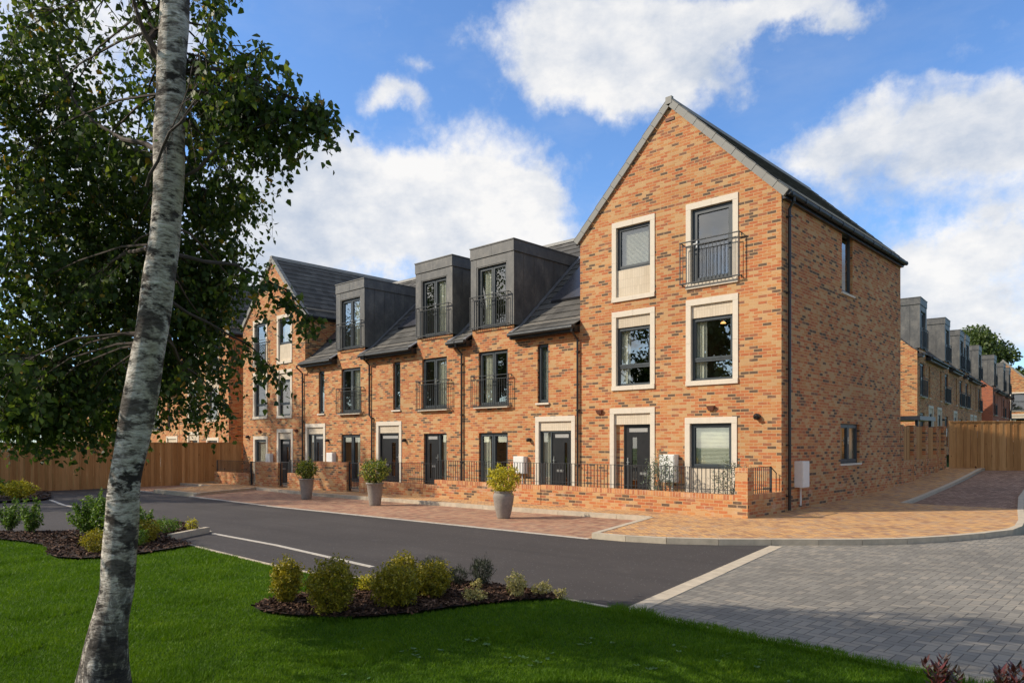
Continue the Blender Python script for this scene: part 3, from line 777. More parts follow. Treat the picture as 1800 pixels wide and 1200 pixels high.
def tiled_slope(mb, a0, a1, prof, put, gauge=.345, th=.024):
    """prof: (run, z) from the eave upward; courses lapped over each other"""
    P = [Vector(p) for p in prof]; seg = [(P[i+1]-P[i]).length for i in range(len(P)-1)]; tot = sum(seg)
    def at(s_):
        s_ = min(s_, tot)
        for i, L in enumerate(seg):
            if s_ <= L+1e-9: t = (P[i+1]-P[i])/L; return P[i]+t*s_, Vector((-t.y, t.x))
            s_ -= L
        t = (P[-1]-P[-2]).normalized(); return P[-1], Vector((-t.y, t.x))
    s_ = 0
    while s_ < tot-.02:
        e = min(s_+gauge, tot); p0, n0 = at(s_+1e-4); p1, n1 = at(e)
        if n0.y < 0: n0 = -n0
        if n1.y < 0: n1 = -n1
        q0 = p0+n0*(th+.006); q1 = p1+n1*.006
        mb.poly(put(a0, q0.x, q0.y), put(a1, q0.x, q0.y), put(a1, q1.x, q1.y), put(a0, q1.x, q1.y))
        b0 = p0+n0*(.004 if s_ > 0 else -.01)
        mb.poly(put(a0, b0.x, b0.y), put(a1, b0.x, b0.y), put(a1, q0.x, q0.y), put(a0, q0.x, q0.y))
        for a in (a0, a1): mb.poly(put(a, b0.x, b0.y), put(a, q0.x, q0.y), put(a, q1.x, q1.y), put(a, p1.x, p1.y))
        s_ = e

def gable_house(x0, W, zf, mirror, label, group, D=9.35, detail=True, base=-.5, right_side=True, ang=0.0, y0=16.66, shell_mat='brick', corner_pipe=False, unfinished=False):
    T = frame_T(x0, y0, zf, ang, mirror)
    root = empty('gable_house', T(W/2, 0, base+.3), label, 'house', group)
    k = W/6.0
    EZ, AZ = 7.50, 7.50+W/2
    A = (1.14*k, 2.54*k); B = (3.48*k, 4.92*k)
    holes = [(A[0]+.01, A[1]-.01, 5.48, 7.67), (B[0]+.01, B[1]-.01, 5.50, 7.68), (A[0]+.01, A[1]-.01, 3.03, 5.19), (B[0]+.01, B[1]-.01, 3.04, 5.22),
             (A[0]-.06, A[1]-.01, 0.0, 2.52), (B[0]-.02, B[1]-.04, 0.0, 2.21)]
    clips = [(-1, 1, EZ), (1, 1, EZ+W)]
    w_ = MB(T); wall_face(w_, 0, W, base, AZ, holes, clips, reveal=.11)
    bk = lambda a, d_, z: (a, D-d_, z)
    wall_face(w_, 0, W, base, AZ, [], clips, put=bk)
    side_holes = []
    if corner_pipe: side_holes = [(3.97, 4.83, 5.70, 7.40), (3.86, 5.40, 1.0, 2.10)]
    wall_face(w_, 0, D, base, EZ, side_holes, put=lambda a, d_, z: (W-d_, a, z), reveal=.11)
    wall_face(w_, 0, D, base, EZ, [], put=lambda a, d_, z: (d_, a, z))
    wl = w_.build('wall', M[shell_mat], root)
    # floors and a dividing wall inside
    i_ = MB(T)
    for z in (0, 2.72, 5.30): i_.box(.12, W-.12, .16, D-.12, z-.16, z-.02)
    i_.box(.12, W-.12, 4.2, 4.3, 0, 7.4); i_.box(.12, W-.12, .16, D-.12, 7.75, 7.8)
    i_.box(W/2-.05, W/2+.05, .2, 4.2, .0, 7.7)
    i_.build('interior', M['plaster'], root, fixn=True)
    # roof
    r = MB(T); ov = .16; rz = .07
    tiled_slope(r, -.03, D+.05, [(-ov, EZ-ov+rz), (W/2, AZ+rz)], lambda a, p, z: (p, a, z))
    tiled_slope(r, -.03, D+.05, [(-ov, EZ-ov+rz), (W/2, AZ+rz)], lambda a, p, z: (W-p, a, z))
    rf = r.build('roof', M['tile'], root)
    rt = MB(T); n = int(D/.45)
    for q in range(n):
        a, b = -.04+q*(D+.1)/n, -.04+(q+1)*(D+.1)/n-.006
        rt.hexa([(W/2-.13,a,AZ+rz-.09),(W/2+.13,a,AZ+rz-.09),(W/2+.13,b,AZ+rz-.09),(W/2-.13,b,AZ+rz-.09)], [(W/2-.03,a,AZ+rz+.08),(W/2+.03,a,AZ+rz+.08),(W/2+.03,b,AZ+rz+.08),(W/2-.03,b,AZ+rz+.08)])
    rt.build('ridge_tiles', M['verge'], rf, fixn=True)
    # verge: lapped caps down both rakes, front and back
    L = (W/2+ov)*math.sqrt(2); nn = round(L/.36)
    for sgn in (0, 1):
        vf = MB(T); vb = MB(T)
        for q in range(nn):
            s0, s1 = q/nn, (q+1)/nn-.0022
            def pp(t_, up, y): 
                x = -ov+(W/2+ov)*t_; z = EZ-ov+rz+(W/2+ov)*t_
                x -= up*.707; z += up*.707
                return (x if not sgn else W-x, y, z)
            lift = .010
            for vg, ya, yb in ((vf, -.065-(q%2)*.006, .02), (vb, D-.02, D+.065)):
                vg.hexa([pp(s0,-.13,ya), pp(s1,-.13,ya), pp(s1,-.13,yb), pp(s0,-.13,yb)], [pp(s0,.045+lift,ya), pp(s1,.045,ya), pp(s1,.045,yb), pp(s0,.045+lift,yb)])
                vg.hexa([pp(s0,.036+lift,ya), pp(s1,.036,ya), pp(s1,.036,yb+.07), pp(s0,.036+lift,yb+.07)], [pp(s0,.052+lift,ya), pp(s1,.052,ya), pp(s1,.052,yb+.07), pp(s0,.052+lift,yb+.07)])
        if sgn: vf.box(W/2-.09, W/2+.09, -.08, .02, AZ+rz-.12, AZ+rz+.07)
        vf.build('verge_trim', M['verge'], rf, fixn=True); vb.build('verge_trim', M['verge'], rf, fixn=True)
    for sgn in (0, 1):
        fs = MB(T); gt = MB(T)
        mx_ = (lambda x: x) if not sgn else (lambda x: W-x)
        xs_ = sorted((mx_(-.10), mx_(.0))); fs.box(xs_[0], xs_[1], .02, D-.02, EZ-.22, EZ-.03)
        gx = mx_(-.17)
        gt.tube([(gx, -.02, EZ-.10), (gx, D+.03, EZ-.10)], .062, 10)
        nb = int(D/.8)
        for q in range(nb+1):
            y = .1+q*(D-.2)/nb; gt.box(gx-.068, gx+.068, y-.012, y+.012, EZ-.17, EZ-.05)
        fs.build('fascia', M['black'], rf, fixn=True); gt.build('gutter', M['rail'], rf, smooth=False, fixn=True)
    # openings
    surround(T, root, A[0], A[1], 5.47, 7.68, panel=(5.59, 6.34))
    window(T, root, A[0]+.14, A[1]-.14, 6.35, 7.53, 'plain', curtain='blind')
    surround(T, root, B[0], B[1], 5.50, 7.69)
    window(T, root, B[0]+.14, B[1]-.14, 5.62, 7.54, 'door')
    juliet(T, root, B[0]-.12, B[1]+.10, 5.62, 6.70, out=.13)
    surround(T, root, A[0], A[1], 3.02, 5.20, panel=(4.75, 5.045))
    window(T, root, A[0]+.14, A[1]-.14, 3.15, 4.75, 'transom', curtain='l')
    surround(T, root, B[0], B[1], 3.03, 5.23, panel=(4.75, 5.075))
    window(T, root, B[0]+.14, B[1]-.14, 3.16, 4.75, 'transom', curtain='l')
    surround(T, root, A[0]-.07, A[1], 0, 2.53, bottom=False, panel=(2.075, 2.375))
    ja = MB(T); ja.box(A[0]+.07, A[0]+.32, .10, .16, 0, 2.07); ja.build('brick_jamb', M[shell_mat], root, fixn=True)
    front_door(T, root, A[0]+.32, A[1]-.14, 0, 2.07, d=.12)
    surround(T, root, B[0]-.03, B[1]-.03, 0, 2.22, bottom=False, panel=(0, .92))
    window(T, root, B[0]+.11, B[1]-.17, .93, 2.065, 'plain', curtain='blind')
    if detail:
        v = MB(T); v.box(W/2-.13, W/2+.13, -.02, .004, AZ-.47, AZ-.39); v.build('gable_vent', M['terracotta'], root, fixn=True)
        for vx in (.72*k, 4.2*k):
            v = MB(T); v.hexa([(vx-.07,-.05,2.38),(vx+.07,-.05,2.38),(vx+.07,0,2.38),(vx-.07,0,2.38)], [(vx-.10,-.10,2.50),(vx+.10,-.10,2.50),(vx+.10,0,2.50),(vx-.10,0,2.50)])
            v.build('wall_vent', M['terracotta'], root, fixn=True)
        v = MB(T); v.tube([(5.42*k, .0, 2.2), (5.42*k, -.09, 2.2)], .075, 16); v.tube([(5.42*k, -.08, 2.2), (5.42*k, -.14, 2.17)], .05, 12); v.build('flue', M['black'], root, fixn=True)
    if corner_pipe:
        window(frame_side(T, W), root, 3.97, 4.83, 5.70, 7.40, 'narrow', name='side_window')
        window(frame_side(T, W), root, 3.86, 5.40, 1.0, 2.10, 'double', name='side_window', curtain='r')
        s = MB(frame_side(T, W)); s.box(3.90, 4.92, -.045, .06, 5.645, 5.70); s.build('sill', M['stone'], root, fixn=True)
        s = MB(frame_side(T, W)); s.box(3.80, 5.46, -.045, .06, .945, 1.0); s.build('sill', M['stone'], root, fixn=True)
        p = MB(frame_side(T, W)); p.tube([(.30,-.17,7.36),(.30,-.17,7.26),(.30,-.07,7.10),(.30,-.07,-.02)], .036, 10)
        for z in (6.9, 5.1, 3.3, 1.5, .3): p.box(.245, .355, -.115, 0, z, z+.03)
        p.build('downpipe', M['black'], root, fixn=True)
        mb_ = MB(frame_side(T, W)); mb_.box(.75, 1.15, -.20, 0, .50, 1.13); mb_.box(.765, 1.135, -.212, -.20, .515, 1.115); mb_.tube([(.98,-.06,.5),(.98,-.06,.05)], .022, 8)
        mb_.build('meter_box', M['white'], root, fixn=True)
    return root, T
def frame_side(T, W):
    """the wall at lx=W seen as a facade: a = depth into the house, d = inward"""
    return lambda a, d_, z: T(W-d_, a, z)

def row_house(T, label, group, W=5.04, D=8.8, base=-.5, door_glass='r', solar=True, end=False, ground='patio', curt='m', left_pipe=False, full=True, red=False, origin_lx=2.5, loc_z=-.2, box=True):
    root = empty('terraced_house', T(origin_lx, 0, loc_z), label, 'house', group)
    mt = M['brick_red'] if red else M['brick']
    EZ, kick, RZ = 5.00, 5.27, 9.03
    DX0, DX1 = .49, 2.40
    slope = (RZ-kick)/(D/2-.25)
    gx1 = 2.12 if ground == 'patio' else 2.03
    holes = [(.79, 2.12, 2.77, 4.55), (3.38, 3.82, 2.78, 4.57), (3.31, 4.84, 0, 2.355), (.80, gx1, 0, 1.89)]
    w_ = MB(T); wall_face(w_, 0, W, base, EZ, holes, reveal=.11)
    wall_face(w_, DX0, DX1, EZ, 5.30, [])
    wall_face(w_, 0, W, base, EZ, [], put=lambda a, d_, z: (a, D-d_, z))
    for xx in (0, W):
        w_.poly((xx,0,base), (xx,D,base), (xx,D,EZ), (xx,D/2,RZ), (xx,.25,kick), (xx,0,EZ+.1))
    w_.build('wall', mt, root)
    i_ = MB(T)
    for z in (0, 2.62, 5.28): i_.box(.12, W-.12, .16 if z < 5 else 1.0, D-.12, z-.16, z-.02)
    i_.box(.12, W-.12, 4.0, 4.1, 0, 8.2); i_.box(.12, W-.12, .16, .99, 5.12, 5.26); i_.box(2.75, 2.85, .2, 4.0, 0, 5.1)
    i_.build('interior', M['plaster'], root, fixn=True)
    # roof in three strips round the dormer
    r = MB(T); put = lambda a, p, z: (a, p, z)
    prof = [(-.28, 4.97), (.25, kick), (D/2, RZ)]
    tiled_slope(r, 0, DX0-.02, prof, put); tiled_slope(r, DX1+.02, W, prof, put)
    yt = .25+(7.9-kick)/slope
    tiled_slope(r, DX0-.02, DX1+.02, [(yt-.1, kick+(yt-.1-.25)*slope), (D/2, RZ)], put)
    r.poly((0, D/2, RZ+.01), (W, D/2, RZ+.01), (W, D+.2, EZ), (0, D+.2, EZ))
    rf = r.build('roof', M['tile'], root)
    rt = MB(T)
    for q in range(11):
        a, b = q*W/11, (q+1)*W/11-.006
        rt.prism([(D/2-.13, RZ-.06), (D/2-.06, RZ+.07), (D/2+.06, RZ+.07), (D/2+.13, RZ-.06)], a, b)
    rt.build('ridge_tiles', M['verge'], rf, fixn=True)
    for a, b in ((0, DX0-.02), (DX1+.02, W)):
        e = MB(T); e.box(a+.01, b-.01, -.22, .0, EZ-.22, EZ-.035); e.box(a+.01, b-.01, -.26, -.235, EZ-.20, EZ-.03)
        e.build('fascia', M['black'], rf, fixn=True)
        gt = MB(T); gt.tube([(a+.02, -.33, EZ-.09), (b-.02, -.33, EZ-.09)], .062, 10)
        gt.build('gutter', M['rail'], rf, fixn=True)
    # lead flashings beside the dormer
    for x in (DX0-.02, DX1+.02):
        fl = MB(T)
        xa, xb = (x-.17, x) if x < 1 else (x, x+.17)
        for (p0, p1) in zip(prof, prof[1:] if False else [prof[1], (yt+.1, kick+(yt+.1-.25)*slope)]):
            o_ = .045
            fl.hexa([(xa,p0[0],p0[1]+o_-.01),(xb,p0[0],p0[1]+o_-.01),(xb,p1[0],p1[1]+o_-.01),(xa,p1[0],p1[1]+o_-.01)], [(xa,p0[0],p0[1]+o_),(xb,p0[0],p0[1]+o_+.01),(xb,p1[0],p1[1]+o_+.01),(xa,p1[0],p1[1]+o_)])
        fl.build('lead_flashing', M['lead'], rf, fixn=True)
    if solar:
        sp = MB(T); y0_, y1_ = 1.05, 3.1; f_ = lambda y: kick+(y-.25)*slope
        xa, xb = 3.05, 4.85
        sp.hexa([(xa,y0_,f_(y0_)+.03),(xb,y0_,f_(y0_)+.03),(xb,y1_,f_(y1_)+.03),(xa,y1_,f_(y1_)+.03)], [(xa,y0_-.05,f_(y0_)+.09),(xb,y0_-.05,f_(y0_)+.09),(xb,y1_-.05,f_(y1_)+.09),(xa,y1_-.05,f_(y1_)+.09)])
        o = sp.build('solar_panel', M['solar'], rf, fixn=True)
    # dormer: zinc box
    d_ = MB(T); DZ = 7.97
    ox0, ox1, oz0, oz1 = .78, 2.08, 5.30, 7.31
    wall_face(d_, DX0, DX1, 5.30, 7.62, [(ox0, ox1, oz0, oz1)], reveal=.12, put=lambda a, dd, z: (a, -.03+dd, z))
    for x in (DX0, DX1):
        d_.poly((x,-.03,5.30), (x,.25,5.30), (x,yt,7.62+.28), (x,yt,7.62), (x,-.03,7.62))
    # vertical standing seams on the cheeks
    for x, o_ in ((DX0, -.012), (DX1, .012)):
        for y in (.45, .95, 1.45, 1.95, 2.45):
            zb = kick+(y-.25)*slope
            if zb < 7.55: xs_ = sorted((x, x+o_)); d_.box(xs_[0], xs_[1], y-.01, y+.01, zb, 7.62)
    d_.box(DX0-.03, DX0+.24, -.045, -.031, 5.30, 7.615); d_.box(DX1-.27, DX1+.03, -.045, -.031, 5.30, 7.615)   # corner sheets
    d_.box(DX0+.245, DX1-.275, -.042, -.031, 7.34, 7.60)
    d_.box(DX0-.04, (DX0+DX1)/2-.004, -.07, yt+.6, 7.62, DZ); d_.box((DX0+DX1)/2+.004, DX1+.04, -.07, yt+.6, 7.62, DZ)
    d_.box(DX0-.06, DX1+.06, -.09, yt+.6, DZ, DZ+.035)
    dm = d_.build('dormer', M['zinc'], root, fixn=False)
    window(T, root, ox0, ox1, oz0+.02, oz1, 'double', depth=.05, curtain=curt, name='dormer_window')
    juliet(T, root, DX0+.03, DX1-.12, 5.32, 6.36, out=.15)
    window(T, root, .79, 2.12, 2.77, 4.55, 'double', curtain=curt)
    juliet(T, root, .55, 2.30, 2.74, 3.75, out=.14)
    s = MB(T); s.box(.66, 2.22, -.13, .08, 2.69, 2.765); s.build('sill', M['stone'], root, fixn=True)
    window(T, root, 3.38, 3.82, 2.78, 4.57, 'narrow', curtain='blind')
    s = MB(T); s.box(3.33, 3.87, -.055, .08, 2.725, 2.78); s.build('sill', M['stone'], root, fixn=True)
    surround(T, root, 3.30, 4.85, 0, 2.365, bottom=False, panel=(1.93, 2.21))
    front_door(T, root, 3.44, 4.71, 0, 1.925, sidelight=door_glass)
    if ground == 'patio': window(T, root, .80, gx1, 0.02, 1.89, 'patio', curtain='l' if door_glass != 'l' else 'l', name='patio_door')
    else: front_door(T, root, .80, gx1, 0, 1.89, sidelight='l')
    if box: m_ = MB(T); m_.box(2.52, 2.96, -.17, 0, .62, 1.15); m_.box(2.54, 2.94, -.18, -.17, .64, 1.13); m_.tube([(2.80,-.05,.62),(2.80,-.05,.0)], .02, 8)
    if box: m_.build('meter_box', M['white'], root, fixn=True)
    v = MB(T); v.tube([(3.08,0,1.66),(3.08,-.10,1.66)], .06, 12); v.tube([(3.08,-.08,1.66),(3.08,-.15,1.63)], .035, 10); v.build('flue', M['black'], root, fixn=True)
    return root

def downpipe(T, root, x, z_top=4.88, jog=None, hop=-.33):
    p = MB(T); pts = [(x, hop, z_top), (x, hop, z_top-.10), (x, -.06, z_top-.32)]
    if jog: pts += [(x, -.06, jog[0]), (x+jog[1], -.06, jog[0]-.12)]; x = x+jog[1]
    pts.append((x, -.06, -.15)); p.tube(pts, .034, 10)
    for z in (4.2, 2.5, .9):
        xx = pts[0][0] if (not jog or z > jog[0]) else x
        p.box(xx-.05, xx+.05, -.10, 0, z, z+.03)
    p.build('downpipe', M['black'], root, fixn=True)

Y0 = 16.66
gr, TG = gable_house(-13.03, 5.95, 0.0, False, 'tall gable-ended brick house at the near right corner of the terrace', 'gable-ended houses of the terrace', corner_pipe=True)
TC = frame_T(-18.06, Y0, 0); hc = row_house(TC, 'terraced brick house with zinc dormer joined to the tall corner gable', 'terraced houses with zinc dormers', door_glass='l', W=5.03)
downpipe(TC, hc, 4.98)
TB = frame_T(-18.06, Y0, 0, mirror=True); hb = row_house(TB, 'middle terraced house with zinc dormer, between two dormered neighbours', 'terraced houses with zinc dormers', door_glass=None, ground='door', W=5.12, box=False)
downpipe(TB, hb, -.02)
TA = frame_T(-23.18, Y0, 0, mirror=True); ha = row_house(TA, 'terraced house with zinc dormer joined to the farther gable house', 'terraced houses with zinc dormers', door_glass='r', W=4.90)
downpipe(TA, ha, .12, jog=(2.62, -.16)); downpipe(TA, ha, 5.02)
gl_, TL = gable_house(-28.08, 5.68, -.36, True, 'farther gable-ended brick house partly behind the birch leaves', 'gable-ended houses of the terrace')
mb = MB(TL); mb.box(2.78, 3.16, -.17, 0, .95, 1.42); mb.build('meter_box', M['white'], gl_, fixn=True)
lamp = MB(TG); lamp.tube([(4.02, .9, 5.12), (4.02, .9, 4.75)], .01, 6)
lamp.build('lamp_cord', M['white'], gr, fixn=True)
lb = MB(TG); lb.lathe(4.02, .9, [(.005,4.74),(.04,4.73),(.075,4.69),(.005,4.68)], 16); lb.build('pendant_lamp', M['lamp'], gr, fixn=True)

# more of the terrace seen through the leaves
gable_house(-41.3, 6.0, -.4, False, 'gable-ended brick house across the passage, glimpsed below the birch leaves', 'gable-ended houses of the terrace', detail=False)
for i, (xo, mir, lb_) in enumerate(((-46.4, False, 'terraced house left of the glimpsed gable house, behind the leaves'), (-46.4, True, 'second terraced house left of the glimpsed gable, behind the leaves'), (-56.6, False, 'terraced house above the timber fence, left of the birch trunk'), (-56.6, True, 'second last terraced house above the left timber fence'), (-66.8, False, 'farthest left terraced house above the timber fence'))):
    row_house(frame_T(xo, Y0, -.45, mirror=mir), lb_, 'terraced houses with zinc dormers', solar=False)

# terrace in the distance on the right, its front facing the lane
ba = math.atan2(.9968, -.08)
def bT(s, mir=False): return frame_T(-10.7-.08*s, 42.2+.9968*s, 1.28, ba-0.0, mir)
# local lx runs away from us, ly must run to the left (west): rotating lx to +y sends ly to -x
BG = 'houses of the distant dormered terrace'
for s, W_, mir, lb_ in ((0.1, 5.95, False, 'nearest house of the distant terrace beyond the fence, sunlit brick end wall'), (11.15, 5.1, True, 'second house of the distant terrace beyond the fence'),
                        (17.45, 6.28, True, 'third house of the distant terrace, its dormer the left of a close pair'), (17.45, 5.3, False, 'fourth house of the distant terrace, its dormer the right of a close pair'), (27.7, 4.9, True, 'fifth and last sand-coloured house of the distant terrace')):
    row_house(bT(s, mir), lb_, BG, W=W_, solar=False, curt=None, origin_lx=2.4, loc_z=-.3)
def b2T(s, mir=False): return frame_T(-12.95-.08*s, 74.5+.9968*s, 1.2, ba, mir)
for s, W_, mir, lb_ in ((0, 5.6, False, 'red brick house at the near end of the farthest terrace'), (11.2, 5.6, True, 'middle red brick house of the farthest terrace'), (16.8, 5.6, True, 'last red brick house of the farthest terrace')):
    row_house(b2T(s, mir), lb_, BG, W=W_, solar=False, curt=None, red=True, origin_lx=2.4, loc_z=-.3)
gable_house(-19.9, 7.6, -.5, False, 'sand brick house with a plain gable closing the far end of the lane', 'houses at the end of the lane', detail=False, y0=98.0, ang=R(8), base=-2)

# porch canopy behind the side fence
cp = empty('porch_canopy', (-9.2, 31.5, .5), 'flat grey canopy on posts behind the side fence', 'canopy')
mb = MB(); mb.box(-10.6, -7.6, 30.4, 32.6, 2.42, 2.58); mb.build('canopy_roof', M['lead'], cp, fixn=True)
for x, y in ((-10.45,30.55),(-7.75,30.55),(-10.45,32.45),(-7.75,32.45)):
    mb = MB(); mb.box(x-.05, x+.05, y-.05, y+.05, .3, 2.42); mb.build('post', M['frame'], cp, fixn=True)

# ================================================================ fences and boundary walls
def fence(pts, h, label, board=.125, gapb=.004, posts=True, base=None):
    root = empty('timber_fence', (pts[0][0], pts[0][1], zg(*pts[0])-.1), label, 'fence')
    panels = MB(); rails = MB(); capm = MB()
    for a, b in zip(pts, pts[1:]):
        a = Vector(a); b = Vector(b); L = (b-a).length; t = (b-a)/L; n = Vector((-t.y, t.x)); nb = int(L/board)
        for k in range(nb):
            s0, s1 = k*L/nb, (k+1)*L/nb-gapb; p = a+t*s0; q = a+t*s1; off = random.uniform(0, .006)+(.012 if k % 2 else 0)
            zb = zg(p.x, p.y)-.12; hh = h(p.x, p.y)+random.uniform(-.004, .004)
            c = [p+n*off, q+n*off, q+n*(off+.018), p+n*(off+.018)]
            panels.hexa([(v.x, v.y, zb) for v in c], [(v.x, v.y, hh) for v in c])
            c = [p-n*.02, q-n*.02+t*gapb, q+n*.055+t*gapb, p+n*.055]
            capm.hexa([(v.x, v.y, hh+.002) for v in c], [(v.x, v.y, hh+.035) for v in c])
            if True:
                c = [p-n*.012, q-n*.012+t*gapb, q+n*.004*0+t*gapb-n*.001, p-n*.001]
                rails.hexa([(v.x, v.y, zb-.02) for v in c], [(v.x, v.y, zb+.15) for v in c])
    panels.build('boards', M['wood'], root, fixn=True); capm.build('capping', M['wood'], root, fixn=True); rails.build('gravel_board', M['wood'], root, fixn=True)
    return root
fence([(-34.0,-14),(-34.2,15.7),(-33.85,16.62)][::-1], lambda x, y: 1.54, 'long brown closeboard timber fence at the left beyond the road')
fence([(-7.0,32.06),(3.5,38.9)][::1], lambda x, y: 2.36, 'brown closeboard timber fence closing the lane at the right')

# side wall with timber infill panels between piers
sw = empty('garden_wall', (-7.15, 26.1, .1), 'brick garden wall with timber infill panels running back from the corner house', 'wall')
mb = MB(); ys_ = [26.02+k*1.49 for k in range(5)]
for k, y in enumerate(ys_):
    mb.box(-7.30, -7.07, y, y+.33 if k < 4 else y-.0+.05, -.2, 2.16) if k < 4 else mb.box(-7.30, -7.07, 31.6, 31.95, -.2, 2.2)
mb.box(-7.30, -7.10, 26.02, 31.9, -.2, .98)
mb.build('brickwork', M['brick'], sw, fixn=True)
mb = MB(); mb.box(-7.31, -7.05, 26.05, 31.9, .98, 1.05)
mb = MB()
for k in range(4):
    y = ys_[k]+.335; e = ys_[k+1]-.005 if k < 3 else 31.59
    while y < e-.06:
        mb.box(-7.20, -7.175-random.uniform(0, .006), y, y+.118, .985, 2.13); y += .125
mb.build('timber_panel', M['wood'], sw, fixn=True)

YW = 14.9
def rail_run(mb, x0, x1, y, zb, z1, zmid=True, step=.105, thick=()):
    mb.box(x0, x1, y-.018, y+.018, z1-.012, z1)
    if zmid: mb.box(x0, x1, y-.012, y+.012, zb+.09, zb+.102)
    n = max(1, round((x1-x0)/step))
    for k in range(n+1):
        x = x0+(x1-x0)*k/n; w = .02 if any(abs(x-t) < step/2 for t in thick) or k in (0, n) else .007
        mb.box(x-w, x+w, y-w, y+w, zb, z1-.012)
def front_wall(x0, x1, zc, label, zr=None, thick=(), pillars=(), group='low front garden walls'):
    """zc: coping height, zr: railing top, pillars: (x0,x1,top)"""
    root = empty('front_wall', ((x0+x1)/2, YW, zg((x0+x1)/2, YW)), label, 'garden wall', group)
    mb = MB(); mb.box(x0, x1, YW, YW+.215, -.6, zc-.11); 
    for a, b, t in pillars: mb.box(a, b, YW-.012, YW+.24, -.6, t-.09)
    mb.build('brickwork', M['brick'], root, fixn=True)
    mb = MB(); mb.box(x0, x1, YW-.004, YW+.219, zc-.11, zc)
    for a, b, t in pillars: mb.box(a-.004, b+.004, YW-.016, YW+.244, t-.09, t)
    mb.build('coping', M['coping'], root, fixn=True)
    if zr:
        mb = MB(); rail_run(mb, x0+.03, x1-.03, YW+.11, zc, zr, thick=thick); mb.build('railing', M['rail'], root, fixn=True)
    return root
fw = front_wall(-13.0, -7.36, .43, 'low brick wall with black railing before the tall corner gable', 1.03, thick=(-12.1, -10.2), pillars=())
mb = MB(); mb.box(-7.36, -7.07, YW-.012, YW+.26, -.3, .93); mb.build('pier', M['brick'], fw, fixn=True)
mb = MB(); mb.box(-7.365, -7.065, YW-.016, YW+.264, .93, 1.03); mb.build('coping', M['coping'], fw, fixn=True)
mb = MB(); mb.box(-7.295, -7.08, YW+.26, Y0, -.3, .33); mb.build('brickwork', M['brick'], fw, fixn=True)
mb = MB(); mb.box(-7.30, -7.075, YW+.262, Y0-.002, .33, .43); mb.build('coping', M['coping'], fw, fixn=True)
mb = MB(lambda x, y, z: (-7.18+(y-YW-.11), x, z)); rail_run(mb, YW+.30, Y0-.35, YW+.11, .43, 1.03)
mb.T = lambda x, y, z: (x, y, z); mb.tube([(-7.18,Y0-.36,1.02),(-7.18,Y0-.04,.86)], .012, 6); mb.tube([(-7.18,Y0-.06,.87),(-7.18,Y0-.06,.43)], .012, 6)
mb.build('railing', M['rail'], fw, fixn=True)
front_wall(-17.45, -13.02, .41, 'low brick wall with black railing before the terraced house next to the corner gable', 1.02)
front_wall(-21.3, -17.47, .24, 'low brick wall with black railing before the middle terraced house', .91, pillars=((-21.5, -21.22, .87),))
front_wall(-24.5, -22.3, .85, 'waist-high brick wall between the pale pots, beside a black gate')
front_wall(-26.45, -24.52, .36, 'short low brick wall with railing behind the farthest pot', .88)
front_wall(-29.1, -27.2, .75, 'waist-high brick wall before the farther gable house')
front_wall(-33.0, -29.7, .23, 'farthest low brick wall with black railing, next to the timber fence', .76)
def gate(x0, x1, z0, z1, label):
    root = empty('metal_gate', ((x0+x1)/2, YW+.1, z0), label, 'gate', 'black metal garden gates')
    for xp in (x0, x1-.05): mb = MB(); mb.box(xp, xp+.05, YW+.08, YW+.13, z0, z1); mb.build('post', M['rail'], root, fixn=True)
    mb = MB(); mb.box(x0+.055, x1-.055, YW+.09, YW+.12, z0+.08, z0+.11); mb.box(x0+.055, x1-.055, YW+.09, YW+.12, z1-.04, z1-.01)
    n = max(3, round((x1-x0)/.11))
    for k in range(n+1):
        x = x0+.06+(x1-x0-.12)*k/n; mb.box(x-.008, x+.008, YW+.097, YW+.113, z0+.11, z1-.04)
    mb.build('bars', M['rail'], root, fixn=True)
gate(-22.28, -21.52, -.16, .86, 'black metal garden gate before the middle terraced house')
gate(-27.18, -26.47, -.2, .8, 'black metal garden gate beside the farthest pot')
gate(-29.68, -29.15, -.25, .75, 'black metal garden gate of the farther gable house')
# garden strip behind the low walls
sheet('front_garden_path', [(-45,15.0),(-7.2,15.0),(-7.2,16.7),(-45,16.7)], .02, simple('paving_slab', (.36,.30,.22), .9, var=.12, scale=3))

